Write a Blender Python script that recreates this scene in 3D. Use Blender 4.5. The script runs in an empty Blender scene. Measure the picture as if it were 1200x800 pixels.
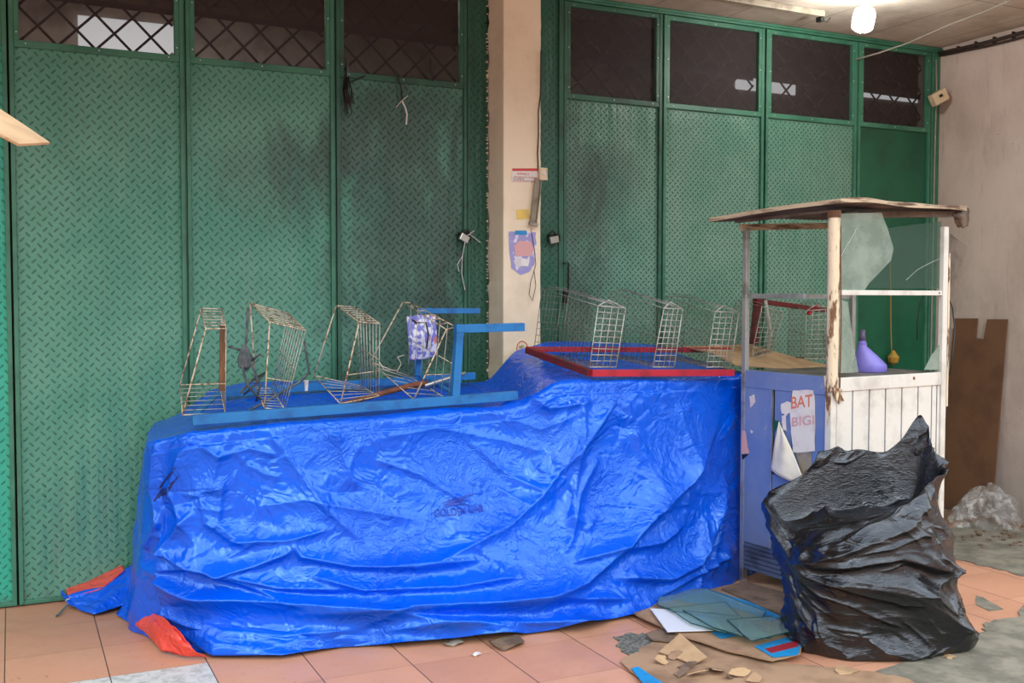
import bpy, bmesh, math, random
import numpy as np
from mathutils import Vector, Matrix
random.seed(7); rng = np.random.default_rng(11)
S = bpy.context.scene
COL = S.collection
# ------------------------------------------------------------------ camera (surveyed from the tile grid and door lines)
F = 1223.0; YAW = 0.447513; PITCH = 0.0421546; ROLL = 0.000867
CAM = np.array([0.05085, -5.90403, 1.59688])
_fw = np.array([math.sin(YAW)*math.cos(PITCH), math.cos(YAW)*math.cos(PITCH), -math.sin(PITCH)])
_rt = np.array([math.cos(YAW), -math.sin(YAW), 0.0]); _up = np.cross(_rt, _fw)
_rt, _up = _rt*math.cos(ROLL)+_up*math.sin(ROLL), _up*math.cos(ROLL)-_rt*math.sin(ROLL)
cam_d = bpy.data.cameras.new('camera'); cam_d.sensor_width = 36; cam_d.lens = F/1200*36; cam_d.clip_start = 0.05
cam = bpy.data.objects.new('camera', cam_d); COL.objects.link(cam); S.camera = cam
M = Matrix.Identity(4)
for i in range(3):
    M[i][0], M[i][1], M[i][2], M[i][3] = _rt[i], _up[i], -_fw[i], CAM[i]
cam.matrix_world = M
# survey helpers: a sighted direction meets a known plane of the place
def _ray(x, y): return _fw+_rt*(x-600)/F-_up*(y-400)/F
def az(x, y, z=0.0): d = _ray(x, y); return CAM+d*(z-CAM[2])/d[2]
def ay(x, y, Y): d = _ray(x, y); return CAM+d*(Y-CAM[1])/d[1]
def ax(x, y, X): d = _ray(x, y); return CAM+d*(X-CAM[0])/d[0]
# ------------------------------------------------------------------ materials
def lin(c):
    c = [v/255 for v in c]
    return tuple([(v/12.92 if v <= .04045 else ((v+.055)/1.055)**2.4) for v in c]+[1])
class NT:
    def __init__(s, name, world=False):
        s.world = world; s.m = bpy.data.materials.new(name); s.m.use_nodes = True; s.t = s.m.node_tree; s.n = s.t.nodes; s.l = s.t.links
        s.b = s.n['Principled BSDF']; s.out = s.n['Material Output']
        s.tc = s.n.new('ShaderNodeTexCoord')
        s.pos = s.n.new('ShaderNodeNewGeometry').outputs['Position'] if world else s.tc.outputs['Object']
    def link(s, a, b): s.l.new(a, b)
    def math(s, op, a, b=None, c=None, clamp=False):
        n = s.n.new('ShaderNodeMath'); n.operation = op; n.use_clamp = clamp
        for i, v in enumerate((a, b, c)):
            if v is None: continue
            if isinstance(v, (int, float)): n.inputs[i].default_value = v
            else: s.link(v, n.inputs[i])
        return n.outputs[0]
    def xyz(s, out='Object'):
        n = s.n.new('ShaderNodeSeparateXYZ'); s.link(s.pos, n.inputs[0]); return n.outputs
    def noise(s, scale, detail=4, rough=.55, vec=None, dist=0, stretch=None):
        n = s.n.new('ShaderNodeTexNoise'); n.inputs['Scale'].default_value = scale; n.inputs['Detail'].default_value = detail
        n.inputs['Roughness'].default_value = rough; n.inputs['Distortion'].default_value = dist
        v = vec or s.pos
        if stretch:
            mp = s.n.new('ShaderNodeMapping'); mp.inputs['Scale'].default_value = stretch; s.link(v, mp.inputs[0]); v = mp.outputs[0]
        s.link(v, n.inputs['Vector']); return n.outputs['Fac']
    def voro(s, scale, feature='DISTANCE_TO_EDGE', vec=None, stretch=None):
        n = s.n.new('ShaderNodeTexVoronoi'); n.feature = feature; n.inputs['Scale'].default_value = scale
        v = vec or s.pos
        if stretch:
            mp = s.n.new('ShaderNodeMapping'); mp.inputs['Scale'].default_value = stretch; s.link(v, mp.inputs[0]); v = mp.outputs[0]
        s.link(v, n.inputs['Vector']); return n.outputs['Distance']
    def ramp(s, v, a, b, lo=0.0, hi=1.0):
        n = s.n.new('ShaderNodeMapRange'); n.interpolation_type = 'SMOOTHSTEP'
        s.link(v, n.inputs[0]); n.inputs[1].default_value = a; n.inputs[2].default_value = b
        n.inputs[3].default_value = lo; n.inputs[4].default_value = hi; return n.outputs[0]
    def mix(s, f, a, b, mode='MIX'):
        n = s.n.new('ShaderNodeMix'); n.data_type = 'RGBA'; n.blend_type = mode
        for k, v in ((0, f), (6, a), (7, b)):
            if isinstance(v, (int, float)): n.inputs[k].default_value = v
            elif isinstance(v, tuple): n.inputs[k].default_value = v
            else: s.link(v, n.inputs[k])
        return n.outputs[2]
    def bump(s, h, strength=.5, dist=.01, prev=None):
        n = s.n.new('ShaderNodeBump'); n.inputs['Strength'].default_value = strength; n.inputs['Distance'].default_value = dist
        s.link(h, n.inputs['Height'])
        if prev: s.link(prev, n.inputs['Normal'])
        return n.outputs[0]
    def fin(s, col=None, rough=None, metal=None, nrm=None, spec=None):
        for k, v in (('Base Color', col), ('Roughness', rough), ('Metallic', metal), ('Specular IOR Level', spec)):
            if v is None: continue
            if isinstance(v, (int, float, tuple)): s.b.inputs[k].default_value = v
            else: s.link(v, s.b.inputs[k])
        if nrm: s.link(nrm, s.b.inputs['Normal'])
        return s.m
def simple(name, c, rough=.6, metal=0, c2=None, sc=8, lo=.45, hi=.65, bs=0, bscale=40, bd=.003, spec=.5, stretch=None):
    t = NT(name); c = lin(c)
    col = c
    if c2 is not None:
        col = t.mix(t.ramp(t.noise(sc, 6, .62, stretch=stretch), lo, hi), c, lin(c2))
    n = t.bump(t.noise(bscale, 5, .6, stretch=stretch), bs, bd) if bs else None
    return t.fin(col, rough, metal, n, spec)
def glassy(name, c, transp=.6, rough=.08, glare=None):
    """window glass: partly clear, partly a thin diffuse film, with a real reflection"""
    t = NT(name); t.fin(lin(c), rough)
    tr = t.n.new('ShaderNodeBsdfTransparent'); tr.inputs[0].default_value = (.86, .94, .9, 1)
    mx = t.n.new('ShaderNodeMixShader'); t.link(t.b.outputs[0], mx.inputs[1]); t.link(tr.outputs[0], mx.inputs[2])
    f = transp if glare is None else t.ramp(t.noise(glare, 5, .6), .35, .7, transp+.12, transp-.2)
    if isinstance(f, float): mx.inputs[0].default_value = f
    else: t.link(f, mx.inputs[0])
    t.link(mx.outputs[0], t.out.inputs[0]); return t.m
def plate_mat(name, per, c1, c2, c3, L=.30, W=.095, soot=None, hs_=.4):
    """painted tread plate: raised lozenges, '\\' on the grid and '/' half a step on"""
    t = NT(name, True); o = t.xyz()
    hs = []
    for off, sg in ((0, 1), (.5, -1)):
        u = t.math('SUBTRACT', t.math('FRACT', t.math('ADD', t.math('DIVIDE', o[0], per), 50+off)), .5)
        v = t.math('SUBTRACT', t.math('FRACT', t.math('ADD', t.math('DIVIDE', o[2], per), 50+off)), .5)
        a = t.math('MULTIPLY', t.math('SUBTRACT', u, t.math('MULTIPLY', v, sg*1.0)), .7071/L)
        b = t.math('MULTIPLY', t.math('ADD', u, t.math('MULTIPLY', v, sg*1.0)), .7071/W)
        r = t.math('ADD', t.math('MULTIPLY', a, a), t.math('MULTIPLY', b, b))
        hs.append(t.ramp(r, 1.0, .25))
    h = t.math('MAXIMUM', hs[0], hs[1])
    nz = t.noise(1.3, 5, .6, dist=.4)
    col = t.mix(t.ramp(nz, .35, .68), lin(c1), lin(c2))
    col = t.mix(t.math('MULTIPLY', t.ramp(t.noise(2.2, 6, .65, stretch=(3, 1, .5)), .52, .8), .45), col, lin(c3))
    # shade on the raised strokes, painted in as a darker green
    col = t.mix(t.math('MULTIPLY', h, hs_), col, lin((20, 58, 46)))
    if soot:   # greasy smoke stains with shapes of their own
        for (sx, sz, rx, rz, am) in soot:
            dx = t.math('DIVIDE', t.math('SUBTRACT', o[0], sx), rx); dz = t.math('DIVIDE', t.math('SUBTRACT', o[2], sz), rz)
            d = t.math('ADD', t.math('MULTIPLY', dx, dx), t.math('MULTIPLY', dz, dz))
            d = t.math('ADD', d, t.math('MULTIPLY', t.math('SUBTRACT', t.noise(2.2, 7, .68, dist=.5, stretch=(1.6, 1, .8)), .5), 3.4))
            col = t.mix(t.math('MULTIPLY', t.ramp(d, 1.1, 0.0), am), col, lin((34, 46, 40)))
    # rust and mud splashed along the foot
    low = t.ramp(t.math('ADD', o[2], t.math('MULTIPLY', t.noise(14, 5, .7), .22)), .20, .08)
    col = t.mix(t.math('MULTIPLY', low, .8), col, lin((92, 70, 52)))
    n1 = t.bump(h, .9, .006)
    n2 = t.bump(t.noise(6, 3, .5), .35, .02, n1)
    n2 = t.bump(t.noise(1.6, 3, .5, stretch=(6, 1, .6)), .5, .05, n2)
    rgh = t.ramp(t.noise(5, 4, .6), .3, .7, .32, .52)
    return t.fin(col, rgh, .0, n2, .6)
# ------------------------------------------------------------------ mesh building
class MB:
    def __init__(s): s.v = []; s.f = []
    def add(s, vs, fs):
        o = len(s.v); s.v += [tuple(map(float, p)) for p in vs]; s.f += [tuple(i+o for i in f) for f in fs]; return s
    def box(s, c, d, rz=0, rx=0, ry=0):
        R = Matrix.Rotation(rz, 3, 'Z') @ Matrix.Rotation(ry, 3, 'Y') @ Matrix.Rotation(rx, 3, 'X')
        vs = [Vector(c)+R @ Vector((sx*d[0]/2, sy*d[1]/2, sz*d[2]/2)) for sx in (-1, 1) for sy in (-1, 1) for sz in (-1, 1)]
        return s.add(vs, [(0, 1, 3, 2), (4, 6, 7, 5), (0, 4, 5, 1), (2, 3, 7, 6), (0, 2, 6, 4), (1, 5, 7, 3)])
    def span(s, a, b):
        return s.box([(a[i]+b[i])/2 for i in range(3)], [abs(b[i]-a[i]) for i in range(3)])
    def bar(s, a, b, w, h, up=(0, 0, 1)):
        """rectangular bar from a to b; w sideways, h along up"""
        a, b = Vector(a), Vector(b); d = (b-a).normalized(); u = Vector(up); sd = d.cross(u)
        if sd.length < 1e-4: sd = d.cross(Vector((1, 0, 0)))
        sd.normalize(); u = sd.cross(d).normalized()
        vs = [p+sd*(i*w/2)+u*(j*h/2) for p in (a, b) for i, j in ((-1, -1), (1, -1), (1, 1), (-1, 1))]
        return s.add(vs, [(0, 3, 2, 1), (4, 5, 6, 7), (0, 1, 5, 4), (1, 2, 6, 5), (2, 3, 7, 6), (3, 0, 4, 7)])
    def tube(s, pts, r, n=6, r2=None):
        pts = [Vector(p) for p in pts]; m = len(pts); vs = []; fs = []
        prev = None
        for i, p in enumerate(pts):
            d = (pts[min(i+1, m-1)]-pts[max(i-1, 0)]).normalized()
            if prev is None:
                q = Vector((0, 0, 1)) if abs(d.z) < .9 else Vector((1, 0, 0)); e = d.cross(q).normalized()
            else: e = (prev-d*prev.dot(d)).normalized()
            prev = e; g = d.cross(e); rr = r if r2 is None else r+(r2-r)*i/max(1, m-1)
            vs += [p+(e*math.cos(2*math.pi*k/n)+g*math.sin(2*math.pi*k/n))*rr for k in range(n)]
        for i in range(m-1):
            fs += [(i*n+k, i*n+(k+1) % n, (i+1)*n+(k+1) % n, (i+1)*n+k) for k in range(n)]
        fs += [tuple(range(n-1, -1, -1)), tuple(range((m-1)*n, m*n))]
        return s.add(vs, fs)
    def slab(s, poly, t, nrm=None):
        """plate cut to a polygon (3-D points), thickness t along the normal"""
        P = [Vector(p) for p in poly]; n = Vector((0, 0, 0))
        for i in range(len(P)): n += (P[i]-P[0]).cross(P[(i+1) % len(P)]-P[0])
        n.normalize()
        if nrm is not None:
            if n.dot(Vector(nrm)) < 0: P.reverse(); n = -n
        m = len(P); vs = [p+n*t/2 for p in P]+[p-n*t/2 for p in P]
        return s.add(vs, [tuple(range(m)), tuple(range(2*m-1, m-1, -1))]+[(i, i+m, (i+1) % m+m, (i+1) % m) for i in range(m)])
    def lathe(s, c, prof, n=28, axis=None, cap=True):
        """prof: (r, h) pairs; axis: 3x3 to orient"""
        R = axis or Matrix.Identity(3); vs = []; fs = []
        for r, h in prof: vs += [Vector(c)+R @ Vector((r*math.cos(2*math.pi*k/n), r*math.sin(2*math.pi*k/n), h)) for k in range(n)]
        for i in range(len(prof)-1): fs += [(i*n+k, i*n+(k+1) % n, (i+1)*n+(k+1) % n, (i+1)*n+k) for k in range(n)]
        if cap: fs += [tuple(range(n-1, -1, -1)), tuple(range((len(prof)-1)*n, len(prof)*n))]
        return s.add(vs, fs)
    def grid(s, A, wrap=False):
        """A: (rows, cols, 3) array"""
        R, C = A.shape[:2]; fs = []
        for i in range(R-1):
            for j in range(C if wrap else C-1):
                k = (j+1) % C; fs.append((i*C+j, i*C+k, (i+1)*C+k, (i+1)*C+j))
        return s.add(A.reshape(-1, 3), fs)
    def build(s, name, m, parent=None, smooth=False, bevel=0, local=False, solid=0, sub=0):
        me = bpy.data.meshes.new(name)
        off = Vector((0, 0, 0))
        if parent is not None and not local:
            q = parent
            while q is not None: off += Vector(q.location); q = q.parent
        me.from_pydata([tuple(Vector(p)-off) for p in s.v], [], s.f); me.validate(); me.update()
        b = bmesh.new(); b.from_mesh(me); bmesh.ops.recalc_face_normals(b, faces=b.faces)
        b.to_mesh(me); b.free()
        if smooth: me.polygons.foreach_set('use_smooth', [True]*len(me.polygons))
        me.materials.append(m)
        o = bpy.data.objects.new(name, me); COL.objects.link(o)
        if parent is not None: o.parent = parent
        if bevel:
            md = o.modifiers.new('bevel', 'BEVEL'); md.width = bevel; md.segments = 2; md.limit_method = 'ANGLE'
        if solid:
            md = o.modifiers.new('solid', 'SOLIDIFY'); md.thickness = solid; md.offset = 0
        if sub:
            md = o.modifiers.new('sub', 'SUBSURF'); md.levels = sub; md.render_levels = sub
        return o
def tag(o, label=None, cat=None, group=None, kind=None):
    if label: o['label'] = label
    if cat: o['category'] = cat
    if group: o['group'] = group
    if kind: o['kind'] = kind
    return o
def thing(name, loc, label=None, cat=None, group=None, kind=None, rz=0):
    o = bpy.data.objects.new(name, None); COL.objects.link(o); o.location = tuple(map(float, loc)); o.rotation_euler = (0, 0, rz)
    o.empty_display_size = .1
    return tag(o, label, cat, group, kind)
def text(body, name, m, parent, origin, xdir, ydir, h, w=None, depth=.0006, local=False):
    """lettering as flat mesh: cap height h, optional total width w"""
    cu = bpy.data.curves.new('t', 'FONT'); cu.body = body; cu.size = 1; cu.extrude = 0; cu.offset = .012
    ob = bpy.data.objects.new('t', cu); COL.objects.link(ob)
    bpy.context.view_layer.update()
    me = bpy.data.meshes.new_from_object(ob.evaluated_get(bpy.context.evaluated_depsgraph_get()))
    bpy.data.objects.remove(ob)
    v = np.array([tuple(p.co) for p in me.vertices]); f = [tuple(p.vertices) for p in me.polygons]
    v -= v.min(0); sy = h/max(.01, v[:, 1].max()); sx = sy if w is None else w/max(.01, v[:, 0].max())
    X = np.array(xdir, float); Y = np.array(ydir, float); X /= np.linalg.norm(X); Y /= np.linalg.norm(Y)
    P = np.array(origin)[None]+v[:, :1]*sx*X+v[:, 1:2]*sy*Y
    b = MB(); b.add(P, f); return b.build(name, m, parent, local=local)
def jag(poly, amp, n=4, seed=0, z=False):
    """break each straight edge of a polygon into a ragged one"""
    r = random.Random(seed); out = []
    P = [Vector(p) for p in poly]
    for i in range(len(P)):
        a, b = P[i], P[(i+1) % len(P)]; d = b-a
        for k in range(n):
            q = a+d*(k/n)
            if k: q += Vector((r.uniform(-amp, amp), r.uniform(-amp, amp), r.uniform(-amp, amp)*.3 if z else 0))
            out.append(q)
    return out
# ------------------------------------------------------------------ palette
# (the leaf on the far left is a brighter, bluer green)
GREEN1 = ((86, 146, 124), (62, 132, 110), (100, 124, 112))
soot_l = [(1.60, 2.25, .3, .4, .4), (2.2, 2.0, .62, 1.6, .68), (2.45, 1.5, .22, .5, .5), (1.35, 2.25, .35, .35, .35)]
soot_r = [(3.32, 2.0, .32, 1.0, .6), (3.6, 2.3, .3, .4, .35)]
m_plate = plate_mat('green_tread_plate', .054, *GREEN1, soot=soot_l)
m_plate_teal = plate_mat('teal_tread_plate', .054, (40, 165, 140), (30, 150, 125), (60, 140, 115))
m_plate_strip = plate_mat('dark_green_tread_plate', .052, (34, 92, 72), (28, 84, 66), (40, 80, 62), L=.27, W=.08)
m_plate_r = plate_mat('green_fine_tread_plate', .0415, (106, 148, 130), (80, 134, 114), (130, 150, 136), L=.33, W=.115, soot=soot_r, hs_=.8)
m_green = simple('green_frame_paint', (62, 122, 98), .42, 0, (44, 100, 78), 5, .4, .7, .25, 12, .004)
m_green_d = simple('dark_green_frame_paint', (44, 96, 76), .45, 0, (40, 62, 52), 4, .45, .7, .25, 12, .004)
m_smooth_green = simple('smooth_green_sheet', (24, 92, 66), .38, 0, (20, 74, 54), 3, .4, .7, .2, 5, .01)
m_gap = simple('dark_gap', (18, 26, 22), .8)
m_rivet = simple('bright_rivet', (225, 228, 222), .35, .4)
m_conc = simple('painted_plaster', (232, 218, 192), .85, 0, (216, 200, 172), 3, .45, .75, .35, 22, .004)
def wall_mat():
    t = NT('stained_mauve_plaster')
    col = t.mix(t.ramp(t.noise(1.6, 7, .65, stretch=(1, 1, .6)), .38, .7), lin((208, 194, 184)), lin((180, 164, 154)))
    col = t.mix(t.math('MULTIPLY', t.ramp(t.noise(5, 8, .7, stretch=(1, 3, .4)), .57, .72), .4), col, lin((120, 102, 92)))
    col = t.mix(t.ramp(t.noise(26, 3, .6), .71, .76), col, lin((84, 70, 62)))
    o = t.xyz(); low = t.ramp(t.math('ADD', o[2], t.math('MULTIPLY', t.noise(4, 5, .7), .9)), 1.35, .3)
    col = t.mix(t.math('MULTIPLY', low, .6), col, lin((150, 144, 138)))
    return t.fin(col, .88, 0, t.bump(t.noise(18, 6, .65), .4, .006))
m_wall = wall_mat()
def ceil_mat():
    t = NT('board_marked_soffit'); o = t.xyz()
    def line(c, per, off, w, wob):
        x = t.math('ADD', t.math('DIVIDE', t.math('ADD', o[c], t.math('MULTIPLY', t.noise(1.5, 3), wob)), per), 40+off)
        return t.math('LESS_THAN', t.math('ABSOLUTE', t.math('SUBTRACT', t.math('FRACT', x), .5)), w/per)
    l = t.math('MAXIMUM', line(0, .61, .1, .0035, .03), line(1, 1.22, .35, .004, .03))
    col = t.mix(t.ramp(t.noise(2.2, 6, .65), .35, .7), lin((190, 183, 170)), lin((156, 148, 134)))
    col = t.mix(t.math('MULTIPLY', t.ramp(t.noise(5, 7, .7), .6, .75), .5), col, lin((206, 198, 184)))
    col = t.mix(t.math('MULTIPLY', l, .75), col, lin((70, 60, 50)))
    return t.fin(col, .9, 0, t.bump(t.noise(20, 5, .6), .3, .005))
m_ceil = ceil_mat()
def floor_mat():
    t = NT('terracotta_tiles'); o = t.xyz(); RY = .4178
    gx = t.math('DIVIDE', o[0], .4); gy = t.math('DIVIDE', t.math('ADD', o[1], .4298), RY)
    fx = t.math('ABSOLUTE', t.math('SUBTRACT', t.math('FRACT', t.math('ADD', gx, 100.5)), .5))
    fy = t.math('ABSOLUTE', t.math('SUBTRACT', t.math('FRACT', t.math('ADD', gy, 100.5)), .5))
    lx = t.ramp(fx, .0035, .0085, 1, 0); ly = t.ramp(fy, .002, .0055, 1, 0)
    ix = t.math('FLOOR', t.math('ADD', gx, .0)); iy = t.math('FLOOR', gy)
    wn = t.n.new('ShaderNodeTexWhiteNoise'); wn.noise_dimensions = '2D'
    cb = t.n.new('ShaderNodeCombineXYZ'); t.link(ix, cb.inputs[0]); t.link(iy, cb.inputs[1]); t.link(cb.outputs[0], wn.inputs['Vector'])
    col = t.mix(wn.outputs['Value'], lin((204, 150, 120)), lin((192, 138, 110)))
    col = t.mix(t.math('MULTIPLY', t.ramp(t.noise(2.5, 6, .6), .45, .75), .4), col, lin((212, 160, 130)))
    # pitted scratches baked into each tile
    sc = t.ramp(t.noise(26, 4, .65, dist=1.6, stretch=(1.6, 1, 1)), .64, .69)
    col = t.mix(t.math('MULTIPLY', sc, .6), col, lin((140, 98, 78)))
    dirt = t.ramp(t.noise(1.1, 7, .7), .5, .72)
    col = t.mix(t.math('MULTIPLY', dirt, .3), col, lin((148, 112, 90)))
    # two replacement tiles in pale stone
    w = t.math('MULTIPLY', t.math('MULTIPLY', t.math('GREATER_THAN', gx, 0.0), t.math('LESS_THAN', gx, 2.0)),
               t.math('MULTIPLY', t.math('GREATER_THAN', gy, -3.0), t.math('LESS_THAN', gy, -2.0)))
    whi = t.mix(t.ramp(t.noise(22, 6, .7), .42, .66), lin((206, 206, 200)), lin((168, 168, 162)))
    col = t.mix(w, col, whi)
    # bare mud towards the far right, behind the cart
    mud = t.ramp(t.math('ADD', t.math('ADD', t.math('MULTIPLY', o[0], .8), t.math('MULTIPLY', o[1], .55)), t.math('MULTIPLY', t.noise(2.2, 6, .65), .9)), 4.75, 5.1)
    mcol = t.mix(t.ramp(t.noise(7, 7, .7), .35, .65), lin((128, 112, 92)), lin((88, 78, 66)))
    col = t.mix(t.math('MULTIPLY', mud, .8), col, mcol)
    col = t.mix(t.math('MULTIPLY', lx, .9), col, lin((66, 56, 50)))
    col = t.mix(t.math('MULTIPLY', ly, .6), col, lin((112, 84, 66)))
    h = t.math('SUBTRACT', 1.0, t.math('MAXIMUM', lx, ly))
    n = t.bump(h, .5, .003); n = t.bump(t.noise(30, 5, .6), .15, .004, n)
    return t.fin(col, t.ramp(t.noise(4, 4), .3, .7, .42, .68), 0, n, .4)
m_floor = floor_mat()
m_patch = simple('rough_cement', (140, 134, 118), .85, 0, (104, 100, 88), 6, .35, .65, .6, 14, .012)
m_gravel = simple('loose_gravel', (128, 128, 116), .9, 0, (84, 86, 78), 60, .42, .58, .9, 70, .012)
def tarp_mat(name, c, c2, dull=False):
    t = NT(name)
    col = t.mix(t.ramp(t.noise(3, 4), .35, .7), lin(c), lin(c2))
    n1 = t.noise(19, 3, .5, dist=1.8); n2 = t.noise(50, 3, .55, dist=1.4)
    r1 = t.math('ABSOLUTE', t.math('SUBTRACT', n1, .5)); r2 = t.math('ABSOLUTE', t.math('SUBTRACT', n2, .5))
    amt = t.ramp(t.noise(2.6, 3, .5), .40, .62, .10, 1)
    b = t.bump(t.math('MULTIPLY', r1, amt), .6, .022)
    b = t.bump(t.math('MULTIPLY', r2, amt), .5, .007, b)
    t.b.inputs['Specular Tint'].default_value = (.42, .78, 1.0, 1) if name.startswith('blue') else (1, .6, .5, 1); n3 = t.noise(6.5, 2, .5, dist=1.2); b = t.bump(t.math('ABSOLUTE', t.math('SUBTRACT', n3, .5)), .45, .06, b)
    t.fin(col, t.ramp(t.noise(6, 3), .3, .7, .13, .22), 0, b, 1.0)
    return t.m
m_tarp = tarp_mat('blue_polytarp', (0, 88, 224), (0, 80, 216))
m_tarp_red = tarp_mat('red_polytarp_lining', (234, 84, 72), (220, 68, 58))
m_print = simple('faded_navy_print', (2, 56, 170), .5)
m_printd = simple('near_black_print', (10, 26, 84), .5)
m_bluepaint = simple('blue_rack_paint', (20, 112, 178), .5, 0, (14, 88, 150), 9, .45, .7, .2, 30, .003)
m_redpaint = simple('red_rack_paint', (178, 30, 52), .5, 0, (140, 26, 40), 9, .45, .7, .2, 30, .003)
m_redrust = simple('dark_red_rusty_paint', (120, 26, 34), .6, 0, (86, 40, 36), 20, .45, .6, .3, 40, .003)
m_wire = simple('rusty_cream_wire', (206, 192, 168), .5, .3, (128, 92, 66), 45, .48, .6)
m_wire_g = simple('grey_galvanised_wire', (176, 176, 166), .45, .5, (120, 104, 88), 40, .52, .66)
m_rust = simple('rusty_wood', (128, 92, 58), .85, 0, (88, 60, 40), 12, .4, .62, .5, 40, .006, stretch=(1, 1, .2))
m_oldwood = simple('old_reddish_stick', (132, 78, 52), .8, 0, (92, 54, 38), 14, .4, .62, .5, 30, .005)
m_greystrap = simple('grey_cloth_strap', (96, 104, 106), .8, 0, (62, 72, 78), 16, .4, .6, .5, 40, .006)
m_white = simple('chipped_white_paint', (214, 214, 206), .5, 0, (186, 184, 174), 5, .45, .7, .2, 20, .003)
m_alu = simple('dull_aluminium', (190, 192, 190), .38, .65, (150, 150, 146), 9, .45, .7, .1, 30, .002)
m_rustpost = simple('peeling_cream_paint_over_rust', (218, 204, 176), .6, 0, (112, 80, 50), 15, .5, .58, .5, 40, .006, stretch=(1, 1, .35))
def bluepanel():
    t = NT('scuffed_blue_sheet')
    col = t.mix(t.ramp(t.noise(3, 6, .65), .4, .7), lin((98, 124, 180)), lin((118, 136, 180)))
    col = t.mix(t.math('MULTIPLY', t.ramp(t.noise(10, 8, .75, stretch=(1, 1, .5)), .6, .68), .6), col, lin((150, 162, 184)))
    o = t.xyz(); low = t.ramp(t.math('ADD', o[2], t.math('MULTIPLY', t.noise(5, 5, .7), .5)), .75, .3)
    col = t.mix(t.math('MULTIPLY', low, .6), col, lin((104, 114, 138)))
    return t.fin(col, .42, 0, t.bump(t.noise(5, 4), .3, .01), .5)
m_bluepanel = bluepanel()
m_greyrib = simple('blue_grey_ribbed_metal', (98, 112, 142), .5, .2, (70, 80, 100), 7, .4, .7)
m_roof = simple('weathered_plywood_edge', (190, 174, 148), .85, 0, (96, 76, 60), 14, .45, .62, .6, 40, .006, stretch=(.3, .3, 3))
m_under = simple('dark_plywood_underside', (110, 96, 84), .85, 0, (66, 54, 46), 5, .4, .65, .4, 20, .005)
m_counter = simple('worn_dark_counter', (116, 108, 98), .6, 0, (74, 68, 60), 6, .4, .65, .3, 30, .004)
m_card = simple('brown_cardboard', (166, 134, 104), .88, 0, (130, 102, 78), 5, .4, .7, .4, 35, .005)
m_card_d = simple('damp_dark_cardboard', (128, 106, 86), .88, 0, (88, 72, 58), 7, .4, .65, .5, 30, .006)
m_card_l = simple('pale_cardboard', (188, 156, 118), .88, 0, (164, 132, 98), 6, .4, .7, .4, 35, .004)
m_board = simple('brown_hardboard', (118, 84, 60), .7, 0, (100, 70, 52), 4, .4, .7, .2, 25, .004)
m_bluepr = simple('blue_carton_print', (30, 140, 200), .5, 0, (44, 120, 170), 9, .45, .7)
m_redpr = simple('dark_red_carton_print', (150, 36, 44), .55)
m_whitep = simple('white_coated_board', (224, 228, 234), .5)
m_paper = simple('white_paper', (222, 220, 216), .8, 0, (196, 192, 196), 10, .45, .7, .3, 30, .004)
m_paperc = simple('cream_vinyl_sheet', (226, 222, 204), .55, 0, (206, 202, 180), 8, .45, .7, .2, 20, .004)
m_orange = simple('orange_print', (214, 120, 92), .7)
m_pink = simple('faded_pink_print', (208, 160, 160), .7)
m_greenpr = simple('green_poster_print', (10, 84, 54), .5)
m_glass = glassy('broken_clear_glass', (74, 96, 86), .66, .04)
m_glass_glare = glassy('painted_glare_glass', (158, 174, 162), .52, .04, 7)  # bright reflection painted in as a pale, patchy film
m_glass_floor = glassy('sea_green_sheet_glass', (150, 180, 176), .72, .04)
m_edge = simple('dark_green_glass_edge', (20, 58, 54), .2)
m_purple = simple('lilac_plastic', (128, 120, 206), .4, 0, (116, 108, 192), 6)
m_purple_d = simple('grey_purple_plastic', (96, 88, 120), .5)
m_black = simple('black_plastic', (24, 24, 26), .4)
m_wirecable = simple('grey_cable', (150, 146, 136), .6)
m_darkcable = simple('dark_cable', (56, 46, 40), .7)
m_cream = simple('cream_plastic', (212, 196, 164), .6, 0, (176, 158, 128), 18, .5, .65)
m_greyplast = simple('grey_translucent_plastic', (150, 142, 124), .45, 0, (120, 112, 98), 12)
m_flap = simple('smoky_grey_plastic', (112, 102, 90), .35, 0, (88, 80, 72), 10)
m_chrome = simple('brushed_steel', (190, 188, 180), .3, .9)
m_yellow = simple('yellow_sticker', (226, 196, 96), .7, 0, (214, 186, 110), 20)
m_yellowcord = simple('mustard_cord', (166, 132, 52), .8)
m_red = simple('red_print', (196, 60, 54), .6)
m_int = simple('grey_interior_plaster', (170, 160, 150), .9, 0, (120, 112, 106), 3, .4, .7)
m_intd = simple('brown_interior_beam', (84, 70, 60), .9)
m_lattice = simple('dark_brown_grille_steel', (44, 32, 30), .7)
# ------------------------------------------------------------------ setting
def struct(mb, name, m, **k): return tag(mb.build(name, m, **k), kind='structure')
fl = MB(); fl.span((-8, -14, -.12), (10, .06, 0)); struct(fl, 'floor', m_floor)
TOP = 3.512
c = MB(); c.span((-3.5, -2.3, TOP), (6.75, .0, TOP+.15)); struct(c, 'ceiling', m_ceil)
w = MB(); w.span((6.53, -2.3, -.02), (6.75, .2, TOP+.02)); struct(w, 'wall_right', m_wall)
w = MB(); w.span((-3.5, 0.0, TOP), (6.75, .12, 4.4)); struct(w, 'wall_upper', m_conc)
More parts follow.
